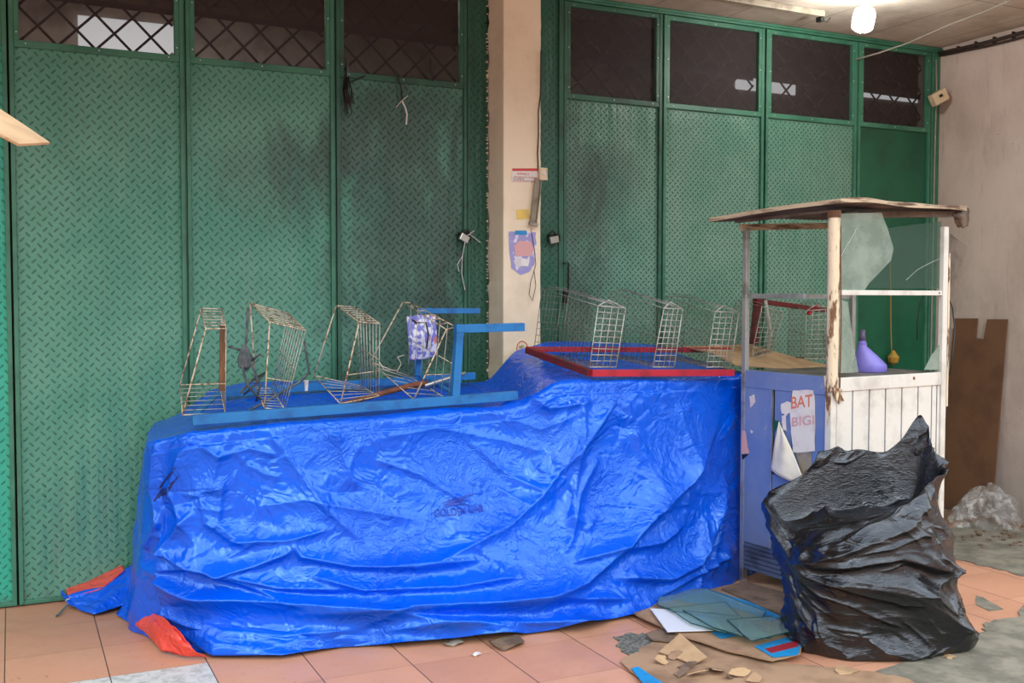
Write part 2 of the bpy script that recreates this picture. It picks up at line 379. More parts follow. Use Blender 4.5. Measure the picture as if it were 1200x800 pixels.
# dim shop inside, behind the wire screens
w = MB(); w.span((-3.4, 3.4, 0), (10.6, 3.5, 4.3)); struct(w, 'wall_back', m_int)
w = MB(); w.span((-3.4, .13, 4.2), (10.6, 3.4, 4.3)); struct(w, 'ceiling', m_int)
w = MB(); w.span((-3.5, .13, 0), (-3.4, 3.5, 4.3)); struct(w, 'wall_left', m_int)
w = MB(); w.span((10.6, .21, 0), (10.7, 3.5, 4.3)); w.span((6.7, .21, 0), (10.6, .3, 4.3)); struct(w, 'wall_side', m_int)
w = MB(); w.span((-3.4, .07, -.12), (10.6, 3.4, -.01)); struct(w, 'floor', m_patch)
b = MB(); b.span((-3.39, 1.6, 3.66), (10.59, 1.8, 3.86)); tag(b.build('trim_1', m_intd), kind='structure')
b = MB(); b.span((-3.39, 3.3, 4.0), (10.59, 3.39, 4.16)); tag(b.build('trim_2', m_intd), kind='structure')
t = NT('pale_glow_panel'); t.fin(lin((200, 200, 200)), .6); t.b.inputs['Emission Color'].default_value = (.95, .97, 1, 1); t.b.inputs['Emission Strength'].default_value = .9; m_glow = t.m  # glow added for the bright patches on the shop's back wall
for nm, x0_, y0_, x1_, y1_ in (('glow_panel_1', 92, 30, 204, 74), ('glow_panel_2', 862, 92, 932, 104), ('glow_panel_3', 1008, 102, 1082, 113)):
    a_, b_ = ay(x0_, y1_, 3.385), ay(x1_, y0_, 3.385); b = MB(); b.span((a_[0], 3.38, a_[2]), (b_[0], 3.392, b_[2])); struct(b, nm, m_glow)
# column with a ragged paint edge on its left arris
CX0, CX1, CY = 2.714, 2.966, -.235
col = MB(); zs = np.linspace(0, TOP, 90); r = random.Random(3)
ring = []
for z in zs:
    j = r.uniform(-.004, .004)
    ring.append([(CX0+.01+j*2, -.001, z), (CX0+.004+j*.7, -.02, z), (CX0, CY+.004, z), (CX0+.004, CY, z), (CX1-.004, CY+r.uniform(0, .0015), z), (CX1+r.uniform(-.003, .002), CY+.006, z), (CX1, -.001, z)])
col.grid(np.array(ring)); struct(col, 'wall_pillar', m_conc)
pz = MB()
for k in range(100):   # crumbs of mortar squeezed out beside the left edge
    z = .75+r.uniform(0, 2.74); s_ = r.uniform(.002, .0055)
    pz.box((CX0-s_*.6, -.006, z), (s_*2.4, .012, s_*1.3), ry=r.uniform(-.6, .6))
tag(pz.build('wall_mortar_edge', m_conc), kind='structure')
# ---- door leaves
SILL, WTOP = 2.885, 3.445
def leaf(n, x0, x1, pm, win=True, frame=m_green, sheet_top=2.862, stile=.022):
    d = thing('door_%d' % n, (x0, 0, 0), kind='structure')
    p = MB(); p.span((x0+.004, .004, .012), (x1-.004, .016, sheet_top if win else TOP-.03)); p.build('panel', pm, d)
    f = MB()
    for xa, xb in ((x0, x0+stile), (x1-stile, x1)):
        f.span((xa, -.016, .01), (xb, .03, WTOP+.03))
    f.span((x0, -.010, .008), (x1, .028, .03))
    if win:
        f.span((x0+stile, -.012, sheet_top), (x1-stile, .024, SILL+.012))
        f.span((x0+stile, -.012, WTOP), (x1-stile, .024, WTOP+.03))
        f.span((x0+stile, -.014, SILL+.01), (x0+stile+.025, .02, WTOP)); f.span((x1-stile-.025, -.014, SILL+.01), (x1-stile, .02, WTOP))
    fo_ = f.build('frame', frame, d, bevel=.003)
    if win:
        a, bb = x0+stile+.025, x1-stile-.025
        sc = MB(); sc.span((a, .012, SILL+.012), (bb, .0135, WTOP)); sc.build('wire_screen', m_screen, d)
        g = MB(); st = .185; W_ = bb-a; H = WTOP-SILL
        for sgn in (1, -1):
            k = -H
            while k < W_+H:
                # clipped diagonal
                pts = []
                for t_ in (0, H):
                    pts.append((a+(k+t_ if sgn > 0 else k+H-t_), .045, SILL+.01+t_))
                (xa, ya, za), (xb, yb, zb) = pts
                def clip(xa, za, xb, zb):
                    ps = []
                    for lim in (a, bb):
                        if (xa-lim)*(xb-lim) < 0:
                            q = (lim-xa)/(xb-xa); ps.append((lim, za+(zb-za)*q))
                    ins = [(x, z) for x, z in ((xa, za), (xb, zb)) if a <= x <= bb]
                    return (ins+ps)[:2] if len(ins+ps) >= 2 else None
                cc = clip(xa, za, xb, zb)
                if cc: g.bar((cc[0][0], .045 if sgn > 0 else .05, cc[0][1]), (cc[1][0], .045 if sgn > 0 else .05, cc[1][1]), .006, .016, up=(0, 1, 0)) if False else g.bar((cc[0][0], .045 if sgn > 0 else .052, cc[0][1]), (cc[1][0], .045 if sgn > 0 else .052, cc[1][1]), .013, .006, up=(0, 1, 0))
                k += st
        g.bar((a, .05, SILL+.26), (bb, .05, SILL+.25), .006, .03)
        g.build('security_grille', m_lattice, d)
        RX = Matrix.Rotation(math.pi/2, 3, 'X')
        spots_ = [(a+(bb-a)*t_, -.0125, zz) for t_ in (.04, .5, .96) for zz in (SILL-.004, WTOP+.012)]+[(xx, -.0145, zz) for zz in (SILL+.05, SILL+.3, WTOP-.04) for xx in (a-.012, bb+.012)]
        for sp_ in spots_:
            rv = MB(); rv.lathe(sp_, [(.004, 0), (.003, .003)], 8, RX); rv.build('rivet', m_rivet, fo_)
    return d
t = NT('black_wire_gauze'); t.fin(lin((58, 50, 50)), .7)
tr = t.n.new('ShaderNodeBsdfTransparent'); mx = t.n.new('ShaderNodeMixShader'); mx.inputs[0].default_value = .60
t.link(t.b.outputs[0], mx.inputs[1]); t.link(tr.outputs[0], mx.inputs[2]); t.link(mx.outputs[0], t.out.inputs[0]); m_screen = t.m
def Xw(px, py): return float(ay(px, py, 0)[0])
leaf(1, -.78, Xw(14.3, 400), m_plate_teal)
leaf(2, Xw(16.8, 400), Xw(216.5, 200), m_plate)
leaf(3, Xw(219, 200), Xw(391.5, 200), m_plate)
leaf(4, Xw(394, 200), Xw(546.5, 200), m_plate, frame=m_green_d)
leaf(5, Xw(659.5, 200), Xw(774, 200), m_plate_r, frame=m_green_d)
leaf(6, Xw(776, 200), Xw(893, 200), m_plate_r, frame=m_green)
leaf(7, Xw(895.5, 200), Xw(1001.5, 200), m_plate_r, frame=m_green)
leaf(8, Xw(1003.5, 200), Xw(1088, 200), m_smooth_green, frame=m_green)
j = MB()   # fixed frame: jambs, hanging track, dark joints between the leaves
for p in (15, 217.5, 392.5, 775, 894, 1002.5):
    x = Xw(p, 200); j.span((x-.004, -.004, .01), (x+.004, .02, TOP-.03))
j.build('door_joint', m_green_d)['kind'] = 'structure'
gp = MB()
for p in (15, 217.5, 392.5, 775, 894, 1002.5):
    x = Xw(p, 200); gp.span((x-.022, .031, 0), (x+.022, .036, TOP-.03))
gp.span((-.8, .04, 0), (-.79, .05, 3.5)); gp.build('door_joint_backing', m_gap)['kind'] = 'structure'
tk = MB()
tk.span((-.8, -.03, WTOP+.032), (2.71, .03, TOP)); tk.span((2.967, -.03, WTOP+.032), (6.53, .03, TOP)); tk.span((3.06, -.045, WTOP+.045), (6.529, -.031, WTOP+.057))
tk.build('door_track', m_green, bevel=.003)['kind'] = 'structure'
for nm, xa, xb in (('trim_3', Xw(550, 200), 2.713), ('trim_4', 2.967, Xw(654, 200))):
    s_ = MB(); s_.span((xa, -.002, .01), (xb, .02, WTOP+.03)); s_.build(nm, m_plate_strip)['kind'] = 'structure'
s_ = MB(); s_.span((Xw(547, 200)+.002, -.014, .01), (Xw(550, 200), .02, WTOP+.03)); s_.span((Xw(654, 200), -.014, .01), (Xw(659, 200), .02, WTOP+.03))
s_.build('trim_5', m_green_d)['kind'] = 'structure'
s_ = MB(); s_.span((Xw(1089, 200), -.02, .01), (6.529, .03, WTOP+.03)); s_.build('trim_6', m_green, bevel=.004)['kind'] = 'structure'
# floor: cement smears and a hole of gravel in the tiling
def patch(nm, px, m, h, seed, z0=0.0, amp=.018):
    P = jag([az(x, y, z0) for x, y in px], amp, 5, seed)
    s_ = MB(); s_.slab([(p[0], p[1], z0+h/2) for p in P], h, (0, 0, 1)); return tag(s_.build(nm, m), kind='structure')
patch('floor_cement', [(985, 812), (1030, 786), (1105, 757), (1150, 742), (1152, 732), (1168, 727), (1195, 722), (1203, 700), (1290, 700), (1290, 1100), (820, 1100), (960, 830)], m_patch, .006, 4)
patch('floor_cement', [(1105, 622), (1150, 610), (1205, 622), (1290, 640), (1290, 700), (1205, 678), (1180, 669), (1144, 662), (1120, 655)], m_patch, .005, 5)
patch('floor_cement', [(1144, 698), (1152, 700), (1176, 714), (1160, 716), (1144, 709)], m_patch, .003, 6, amp=.004)
patch('floor_gravel', [(718, 747), (740, 742), (765, 744), (780, 752), (784, 770), (765, 779), (742, 776), (728, 760)], m_gravel, .006, 7)
# ------------------------------------------------------------------ blue tarpaulin over the stalls
def tarp():
    # columns run round the heap: back-left, left end, front, right end.  K back line, E top edge, B foot
    K = [(.98,-.12,1.06),(.98,-.16,1.06),(.98,-.25,1.06),(1.0,-.14,1.08),(1.2,-.12,1.12),(1.7,-.12,1.12),(2.2,-.26,1.10),(2.58,-.30,1.09),(2.76,-.30,1.27),(3.0,-.28,1.32),(3.40,-.15,1.30),(3.70,-.15,1.29),(3.9,-.13,1.28)]
    E_ = [(.72,-.14,.93),(.66,-.45,.93),(.60,-.90,.93),(.76,-1.08,.985),(1.2,-1.12,1.015),(1.7,-1.13,1.018),(2.18,-1.12,1.025),(2.42,-1.14,1.045),(2.56,-1.19,1.165),(3.0,-1.21,1.165),(3.42,-1.17,1.155),(3.72,-1.12,1.155),(3.90,-1.08,1.16)]
    B_ = [(.60,-.12,0),(.55,-.38,0),(.57,-.66,0),(.86,-1.08,0),(1.22,-1.30,0),(1.62,-1.40,0),(2.14,-1.53,0),(2.42,-1.55,0),(2.74,-1.51,0),(3.12,-1.43,0),(3.46,-1.33,0),(3.74,-1.18,0),(3.92,-1.12,0)]
    sv = np.array([-.95, -.5, 0, .35, .78, 1.26, 1.75, 1.98, 2.25, 2.62, 3.05, 3.28, 4.0])   # running length
    NC = 560; ss = np.concatenate([np.linspace(-.95, 0, 90, endpoint=False), np.linspace(0, 3.3, 400, endpoint=False), np.linspace(3.3, 4.0, 70)])
    def interp(Q):
        Q = np.array(Q); out = np.stack([np.interp(ss, sv, Q[:, i]) for i in range(3)], 1)
        k = np.exp(-.5*(np.arange(-22, 23)/4.5)**2); k /= k.sum()
        pad = np.pad(out, ((22, 22), (0, 0)), mode='edge')
        return np.stack([np.convolve(pad[:, i], k, 'valid') for i in range(3)], 1)
    K, E2, B2 = interp(K), interp(E_), interp(B_)
    nt, nf = 60, 210
    rows = []
    for v in np.linspace(0, 1, nt, endpoint=False):
        P = K*(1-v)+E2*v; P[:, 2] -= .022*np.sin(math.pi*v); rows.append(P)
    for v in np.linspace(0, 1, nf):
        w_ = v**1.5; P = E2.copy(); P[:, :2] = E2[:, :2]*(1-w_)+B2[:, :2]*w_; P[:, 2] = E2[:, 2]*(1-v)+.006; rows.append(P)
    A = np.array(rows)
    k = np.exp(-.5*(np.arange(-9, 10)/3.5)**2); k /= k.sum()   # soften the top edge
    pad = np.pad(A, ((9, 9), (0, 0), (0, 0)), mode='edge'); A2 = sum(k[i]*pad[i:i+A.shape[0]] for i in range(19)); A[4:-12] = A2[4:-12]
    du = np.gradient(A, axis=1); dv = np.gradient(A, axis=0); N = np.cross(du, dv); N /= np.linalg.norm(N, axis=2, keepdims=True)+1e-9
    if N[150, 300, 1] > 0: N = -N
    # fold map: coordinates on the cloth are (s, z) with s ~ x along the front
    xs = A[:, :, 0].copy()
    sgrid = np.broadcast_to(ss[None], xs.shape)
    U = np.where(sgrid < .35, xs[..., :] - np.clip(.25-sgrid, 0, 9)*.0, xs)
    left = sgrid < .15
    U = np.where(left, .62+(sgrid-.15)*.75, U)
    V = A[:, :, 2].copy()
    top = np.arange(A.shape[0])[:, None] < nt
    V = np.where(top, V+(A[nt][None, :, 1]-A[:, :, 1])*-1.0, V)
    disp = np.zeros(xs.shape)
    def seg(poly):
        """signed distance (positive above the line) to a polyline on the cloth"""
        best = np.full(U.shape, 9.0); sg = np.ones(U.shape); tt = np.zeros(U.shape); L = 0; tot = sum(math.dist(poly[i], poly[i+1]) for i in range(len(poly)-1))
        for i in range(len(poly)-1):
            a, b = np.array(poly[i]), np.array(poly[i+1]); d = b-a; l = np.linalg.norm(d)
            t_ = np.clip(((U-a[0])*d[0]+(V-a[1])*d[1])/(l*l), 0, 1)
            qx, qz = U-(a[0]+t_*d[0]), V-(a[1]+t_*d[1]); D = np.hypot(qx, qz)
            m_ = D < best; best = np.where(m_, D, best)
            cr = d[0]*qz-d[1]*qx
            if d[0] < 0: cr = -cr
            sg = np.where(m_, np.sign(cr), sg); tt = np.where(m_, (L+t_*l)/tot, tt); L += l
        return best, sg, tt
    def fold(px, amp, wu, wd, ends=True, Y=-1.25, world=False, sharp=1.0):
        nonlocal disp
        poly = px if world else [(float(ay(x, y, Y)[0]), float(ay(x, y, Y)[2])) for x, y in px]
        D, sg, tt = seg(poly)
        w_ = np.where(sg > 0, wu, wd)
        e = np.minimum(1, np.minimum(tt, 1-tt)/.16) if ends else 1.0
        e = e*e*(3-2*e) if ends else 1.0
        disp += amp*e*np.exp(-(D/w_)**sharp)
    # large drapes and lips (sighted lines of the cloth's creases)
    fold([(735,452),(692,511),(658,548),(632,582),(590,616),(505,658),(420,667)], .045, .05, .035)
    fold([(862,490),(803,565),(756,599),(709,637),(658,675),(607,696),(526,705),(420,713),(330,720)], .085, .13, .018, sharp=1.3)
    fold([(686,462),(681,505),(662,590),(656,628)], .035, .03, .03)
    fold([(700,530),(672,575),(655,625),(640,650)], .035, .03, .03)
    fold([(735,460),(745,520),(770,590)], .02, .05, .04)
    fold([(800,470),(815,540),(800,600)], .018, .05, .05)
    fold([(866,560),(828,624),(803,658),(760,672),(690,668)], .06, .06, .014, sharp=1.3)
    fold([(850,590),(832,640),(815,680)], .035, .03, .02)
    fold([(420,735),(500,722),(560,716),(624,713),(692,718),(745,702)], .045, .04, .02, sharp=1.2)
    fold([(242,496),(224,539),(214,584),(242,644),(249,679)], .05, .035, .05)
    fold([(214,584),(242,588),(250,619),(280,640),(340,637),(400,620)], .035, .035, .02)
    fold([(249,681),(305,667),(340,652),(352,640)], .045, .05, .014, sharp=1.3)
    fold([(338,628),(356,655),(410,664),(480,664),(560,652)], .05, .05, .014, sharp=1.3)
    fold([(316,500),(350,549),(385,600),(430,640)], .032, .035, .04)
    fold([(284,500),(262,542),(250,590)], .03, .03, .04)
    fold([(399,495),(410,542),(424,580)], .022, .03, .03)
    fold([(470,490),(560,478),(640,505),(690,480)], .018, .03, .03)
    fold([(440,520),(520,505),(600,520),(650,535)], .016, .04, .03)
    fold([(205,604),(182,637),(165,672)], .05, .03, .02)
    fold([(176,520),(172,590),(190,640)], .03, .03, .03)
    fold([(240,600),(215,650),(205,690)], .04, .02, .02)
    fold([(300,600),(360,590),(420,600),(500,612)], .02, .04, .03)
    fold([(150,702),(196,698),(252,712),(330,712),(430,716),(520,727),(610,727)], .075, .022, .06, Y=-1.35, sharp=1.3)
    fold([(190,745),(260,752),(350,748),(430,738)], .03, .03, .03, Y=-1.35)
    fold([(620,455),(650,480),(700,470)], .03, .03, .03)
    fold([(604,462),(622,470),(660,474)], .03, .04, .05)
    for pts, am, wu, wd in (
        ([(172,640),(215,660),(262,676),(330,690),(420,690)], .05, .05, .012), ([(190,690),(240,672),(300,690),(360,712)], .04, .03, .014),
        ([(352,672),(420,690),(520,684),(600,668)], .05, .05, .013), ([(400,735),(470,706),(560,700),(640,690),(720,690)], .045, .035, .012),
        ([(640,655),(700,640),(760,632),(800,610)], .04, .04, .013), ([(740,690),(790,672),(840,655),(862,640)], .04, .03, .012),
        ([(560,520),(600,560),(640,580)], .02, .03, .02), ([(440,540),(500,560),(560,600)], .018, .03, .015),
        ([(232,520),(262,540),(300,530),(340,540)], .018, .02, .02), ([(270,560),(262,620),(300,650)], .025, .03, .015),
        ([(846,600),(838,640),(846,672)], .035, .02, .015), ([(822,600),(812,650),(800,690)], .03, .02, .02)):
        fold(pts, am, wu, wd, sharp=1.25)
    # pulled cloth: smooth hollows meeting in sharp ridges, at three sizes
    r = np.random.default_rng(5)
    for cell, asp, ang, amp_ in ((.30, 2.6, .62, .020), (.17, 2.4, -.5, .009), (.085, 1.8, .4, .0035)):
        n_ = int(3.9*1.5/(cell*cell*asp)); px_, pz_ = r.uniform(-.4, 4.1, n_), r.uniform(-.1, 1.6, n_)
        ca, sa = math.cos(ang), math.sin(ang); W1 = U+.06*np.sin(V*7+1)+.04*np.sin(U*9+V*5); W2 = V+.05*np.sin(U*6)
        d1 = np.full(U.shape, 9.); d2 = np.full(U.shape, 9.)
        for i in range(n_):
            dx, dz = W1-px_[i], W2-pz_[i]; a = (dx*ca+dz*sa)/asp; b = -dx*sa+dz*ca; d = a*a+b*b
            d2 = np.minimum(d2, np.maximum(d, d1)); d1 = np.minimum(d1, d)
        disp += amp_*(np.minimum(d1, cell*cell)/(cell*cell)*1.6)*(.55+.45*np.sin(U*2.3+V*3+cell*40))
    for k in range(90):
        cx, cz = r.uniform(.5, 3.65), r.uniform(.02, 1.15)
        base = r.choice([.55, -.5, 1.35, .05])+r.normal(0, .35)
        L = r.uniform(.08, .38); n = 4; pts = []; a = base
        x, z = cx, cz
        for i in range(n):
            pts.append((x, z)); a += r.normal(0, .22); x += math.cos(a)*L/n; z += math.sin(a)*L/n
        fold(pts, r.uniform(.004, .013)*(1 if r.random() < .7 else -1), r.uniform(.010, .03), r.uniform(.006, .018), world=True)
    # hem ripples, gathered cloth near the floor
    lowm = np.exp(-np.clip(V, 0, 9)/.10)
    disp += lowm*(.018*np.sin(U*11+1.5*np.sin(U*5))+.012*np.abs(np.sin(U*19+2)))+np.exp(-np.clip(V, 0, 9)/.035)*.045*np.abs(np.sin(U*5.3+.8*np.sin(U*3)))**3
    damp = np.where(top, .30, 1.0)
    edge_i = np.arange(A.shape[0])[:, None]
    damp = np.where((edge_i > nt-14) & (edge_i < nt+14), .45, damp)
    # under the racks the cloth is pressed flat
    fade = np.clip((3.95-A[:, :, 0])/.25, 0.0, 1)*np.clip(V*8, .25, 1)**.3
    disp = disp*damp*np.where(A[:, :, 0] > 3.5, fade, 1)
    P = A+N*disp[..., None]
    P[:, :, 2] = np.maximum(P[:, :, 2], .004)
    P[..., 1] = np.where(P[..., 0] > 3.715, np.maximum(P[..., 1], -1.20+(P[..., 0]-3.7)*.12), P[..., 1])
    # keep clear of the pillar and the doors
    near = (P[..., 0] > 2.66) & (P[..., 0] < 3.02); P[..., 1] = np.where(near, np.minimum(P[..., 1], -.25), np.minimum(P[..., 1], -.03))
    return P
P = tarp()
tp = thing('tarpaulin', (2.1, -.7, 0), 'crinkled bright blue tarpaulin draped to the floor over the market stalls', 'tarpaulin')
sh = MB(); sh.grid(P); sh.build('sheet', m_tarp, tp, smooth=True)
def tarp_y(x, z):
    """front of the cloth at x, z"""
    F_ = P[60:]; d = (F_[..., 0]-x)**2+(F_[..., 2]-z)**2; i = np.unravel_index(np.argmin(d), d.shape); return float(F_[i][1])
def top_z(x, y):
    T = P[:75]; d = (T[..., 0]-x)**2+(T[..., 1]-y)**2; i = np.unravel_index(np.argmin(d), d.shape); return float(T[i][2])
# left corner lying against the door, its red lining turned up
def crumple(poly_rows, n, m_, amp, seed, up=.0):
    """cloth lofted between control rows, with creases"""
    R_ = np.array(poly_rows, float); a, b = R_.shape[:2]
    ui = np.linspace(0, b-1, n); vi = np.linspace(0, a-1, m_)
    G = np.stack([[np.interp(ui, range(b), R_[i, :, c]) for c in range(3)] for i in range(a)])   # a,3,n
    H = np.zeros((m_, n, 3))
    for c in range(3):
        for k in range(n): H[:, k, c] = np.interp(vi, range(a), G[:, c, k])
    q = np.random.default_rng(seed); X, Y = np.meshgrid(np.linspace(0, 1, n), np.linspace(0, 1, m_))
    d = sum(np.abs(np.sin(q.uniform(4, 16)*X*q.uniform(.6, 1.2)+q.uniform(4, 14)*Y*q.choice([-1, 1])+q.uniform(0, 6)))*amp/3 for _ in range(5))
    H[..., 2] += d*1.0; H[..., 1] -= d*.6
    H[..., 2] = np.maximum(H[..., 2], .004)
    return H
def z(px, py, h): return tuple(az(px, py, h))
flap = crumple([[z(68,688,.05), z(78,700,.045), z(120,689,.09), z(148,668,.15), z(182,645,.26)],
                [z(74,702,.03), z(86,708,.025), z(118,700,.06), z(150,690,.09), z(188,668,.2)],
                [z(80,711,.010), z(92,716,.006), z(110,722,.006), z(146,711,.02), z(196,700,.12)]], 60, 24, .012, 2)
f_ = MB(); f_.grid(flap); fo = f_.build('corner_flap', m_tarp, tp, smooth=True, solid=.002)
red = crumple([[z(76,686,.062), z(106,673,.10), z(142,661,.155)], [z(80,700,.046), z(118,690,.088), z(146,668,.152)]], 30, 12, .005, 4)
red[..., 1] -= .02
f_ = MB(); f_.grid(red); tag(f_.build('red_lining', m_tarp_red, fo, smooth=True, solid=.002), 'red underside turned up')
g = MB(); pp = az(80, 702, .035)
g.tube([pp+np.array((math.cos(a)*.013, -.035, math.sin(a)*.011)) for a in np.linspace(0, 6.3, 14)], .004, 6); g.build('grommet', m_chrome, fo, smooth=True)
g = MB(); a_ = az(80, 705, .03)+np.array((0, -.04, 0)); g.bar(a_, az(66, 722, .006), .012, .003); g.build('tie_strap', m_greystrap, fo)
red2 = crumple([[z(152,722,.06), z(174,716,.11), z(194,726,.13), z(210,742,.10)],
                [z(154,732,.02), z(184,735,.09), z(208,752,.07), z(228,764,.03)],
                [z(166,738,.004), z(188,762,.004), z(214,768,.004), z(244,770,.004)]], 40, 24, .012, 8)
red2[..., 1] -= .035
f_ = MB(); f_.grid(red2); tag(f_.build('red_lining', m_tarp_red, tp, smooth=True, solid=.002), 'red underside folded out at the hem')
roll = crumple([[z(150,700,.10), z(176,694,.13), z(215,700,.15), z(262,712,.13), z(320,716,.10), z(380,722,.09), z(450,726,.06)],
                [z(152,716,.05), z(180,712,.10), z(215,722,.13), z(262,738,.11), z(320,744,.08), z(380,745,.06), z(450,742,.04)],
                [z(155,726,.03), z(185,722,.08), z(212,745,.05), z(246,768,.01), z(330,770,.004), z(400,757,.004), z(460,753,.004)]], 90, 30, .014, 12)
roll[..., 1] -= .02
f_ = MB(); f_.grid(roll); f_.build('hem_roll', m_tarp, tp, smooth=True, solid=.002)
# maker's print, nearly worn off
def on_tarp(o, lift=.004):
    me = o.data; off = Vector(o.parent.location)
    F_ = P[60:].reshape(-1, 3)
    for v in me.vertices:
        w_ = v.co+off; d = (F_[:, 0]-w_.x)**2+(F_[:, 2]-w_.z)**2; ii = np.argpartition(d, 6)[:6]
        v.co.y = float(F_[ii, 1].min())-lift-off.y
    me.update()
o0 = ay(514, 608, -1.3); x1 = ay(571, 600, -1.3)
t1 = text('GOLDEN GAR', 'print', m_print, tp, (o0[0], -1.3, o0[2]), (1, 0, .03), (0, 0, 1), .035, float(x1[0]-o0[0])); on_tarp(t1)
for k in range(3):
    s_ = MB(); pts = []
    for q in np.linspace(0, 1, 12):
        a = ay(524+q*(40-k*5), 592+k*2.6-q*q*(11-k*3.6)-math.sin(q*3.1)*2, -1.3); pts.append(a)
    up_ = [p+np.array((0, 0, .011*math.sin(math.pi*min(1, i/11+.03)))) for i, p in enumerate(pts)]
    s_.add(pts+up_, [(i, i+1, i+13, i+12) for i in range(11)]); on_tarp(s_.build('print', m_print, tp))
for k, (xa, ya, xb, yb) in enumerate([(181, 590, 192, 571), (186, 586, 199, 562), (190, 582, 204, 556), (187, 574, 201, 545)]):
    a, b_ = ay(xa, ya, -1.0), ay(xb, yb, -1.0); s_ = MB(); n_ = 14; pts = [a+(b_-a)*i/n_ for i in range(n_+1)]
    s_.add(pts+[p+np.array((.007, 0, .002)) for p in pts], [(i, i+1, i+n_+2, i+n_+1) for i in range(n_)]); on_tarp(tag(s_.build('printed_stroke', m_printd, tp), 'dark stroke'))
# ------------------------------------------------------------------ blue rack lying on its back, on the left half
BR_Y0, BR_Y1 = -1.06, -.42
def P3(px, py, Y): return Vector(ay(px, py, Y))
rk = thing('metal_rack', (1.5, -.8, 1.03), 'sky blue metal stand lying on its back on the left of the tarpaulin', 'rack')
def bar_part(nm, a, b, w_, h_, m, par, up=(0, 0, 1)):
    s_ = MB(); s_.bar(a, b, w_, h_, up); return s_.build(nm, m, par, bevel=.002)
bar_part('rail', P3(225, 492, BR_Y0), P3(605, 463, BR_Y0), .045, .045, m_bluepaint, rk)
bar_part('rail', P3(256, 461, BR_Y1), P3(556, 440, BR_Y1), .04, .040, m_bluepaint, rk)
bar_part('post', P3(533, 464, BR_Y0), P3(538, 387, BR_Y0), .04, .040, m_bluepaint, rk, (0, 1, 0))
bar_part('arm', P3(533, 385, BR_Y0), P3(613, 383, BR_Y0), .046, .042, m_bluepaint, rk)
bar_part('post', P3(489, 440, BR_Y1), P3(494, 372, BR_Y1), .04, .042, m_bluepaint, rk, (0, 1, 0))
bar_part('arm', P3(490, 364, BR_Y1), P3(561, 364, BR_Y1), .04, .030, m_bluepaint, rk)
bar_part('crossbar', P3(228, 488, BR_Y0)+Vector((0, .02, 0)), P3(258, 458, BR_Y1)+Vector((0, -.02, 0)), .03, .012, m_bluepaint, rk)
bar_part('crossbar', P3(536, 462, BR_Y0)+Vector((0, .02, 0)), P3(492, 440, BR_Y1)+Vector((0, -.02, 0)), .03, .012, m_bluepaint, rk)
# ---- four wire trays standing on the blue rack
YN, YF = -1.03, -.55
def tray(tl, tr, bl, br, ftl, ftr, fbl, fbr, n, label, nrows=0, strip=False, yn=YN, yf=YF):
    """C-shaped tray: near corners, then far corners, in sighted pairs"""
    N_ = [P3(*q, yn) for q in (tl, tr, bl, br)]; Fr = [P3(*q, yf) for q in (ftl, ftr, fbl, fbr)]
    o = thing('wire_tray', (N_[2]+Fr[3])/2, label, 'wire tray', None)
    f_ = MB(); R_ = .0038
    for A_ in (N_, Fr):
        f_.tube([A_[2], A_[0]], R_, 6); f_.tube([A_[0], A_[1]], R_*.9, 6); f_.tube([A_[2], A_[3]], R_*.8, 6)
    for i in range(4): f_.tube([N_[i], Fr[i]], R_*.8, 6)
    mid = [(N_[1]+N_[3])/2, (Fr[1]+Fr[3])/2, (Fr[0]+Fr[2])/2*1.0]
    f_.tube([N_[0]*.35+N_[2]*.65, N_[1]*.35+N_[3]*.65], R_*.6, 5); f_.tube(mid[:2], R_*.6, 5)
    f_.build('rim', m_wire, o, smooth=True)
    for nm, i, j_ in (('top_grid', 0, 1), ('back_grid', 1, 3), ('bottom_grid', 3, 2)):
        s_ = MB()
        for k in range(n+1):
            q = k/n; a, b = N_[i].lerp(Fr[i], q), N_[j_].lerp(Fr[j_], q)
            s_.tube([a, b], .0022, 5)
        s_.build(nm, m_wire if nm == 'top_grid' else m_wire_g, o, smooth=True)
    if strip:
        s_ = MB(); a = N_[1].lerp(Fr[1], .18)+Vector((-.010, -.004, -.004)); b = N_[3].lerp(Fr[3], .1)+Vector((-.010, -.004, .09)); s_.bar(a, b, .030, .012, (0, 1, 0)); tag(s_.build('wooden_slat', m_rust, o), 'rusty brown slat')
    return o
tray((241,385),(265,385),(214,486),(264,484),(236,361),(260,362),(211,451),(257,449), 7, 'leftmost wire tray on the blue rack, with a brown slat at its right', strip=True)
tray((316,377),(358,387),(310,478),(334,480),(293,355),(338,367),(300,455),(318,455), 8, 'second wire tray from the left on the blue rack, tangled in grey cloth')
tray((421,377),(445,379),(399,473),(444,464),(394,358),(418,360),(368,440),(423,452), 7, 'third wire tray from the left on the blue rack, standing upright')
tray((523,386),(534,383),(485,468),(525,468),(472,354),(482,355),(434,424),(478,440), 6, 'rightmost wire tray on the blue rack, beside the upright blue post')
# grey strap tangle
g = thing('cloth_strap', P3(290, 470, -.9), 'grey cloth strap knotted round the second wire tray', 'strap')
s_ = MB()
for pts in ([(291,360),(288,400),(284,430),(290,452),(312,475)], [(268,406),(288,412),(296,430),(305,452),(300,470)], [(282,460),(296,445),(310,437),(298,452),(286,462)], [(284,425),(296,422),(304,415),(290,424)], [(290,482),(312,470),(350,448),(362,436),(357,400)]):
    s_.tube([P3(x, y, -.88+.05*math.sin(i*2.1)) for i, (x, y) in enumerate(pts)], .0065, 5)
s_.build('strap', m_greystrap, g, smooth=True)
s_ = MB(); s_.lathe(P3(287, 420, -.88), [(.004, -.06), (.03, -.04), (.035, 0), (.022, .04), (.004, .07)], 9); s_.build('knot', m_greystrap, g)
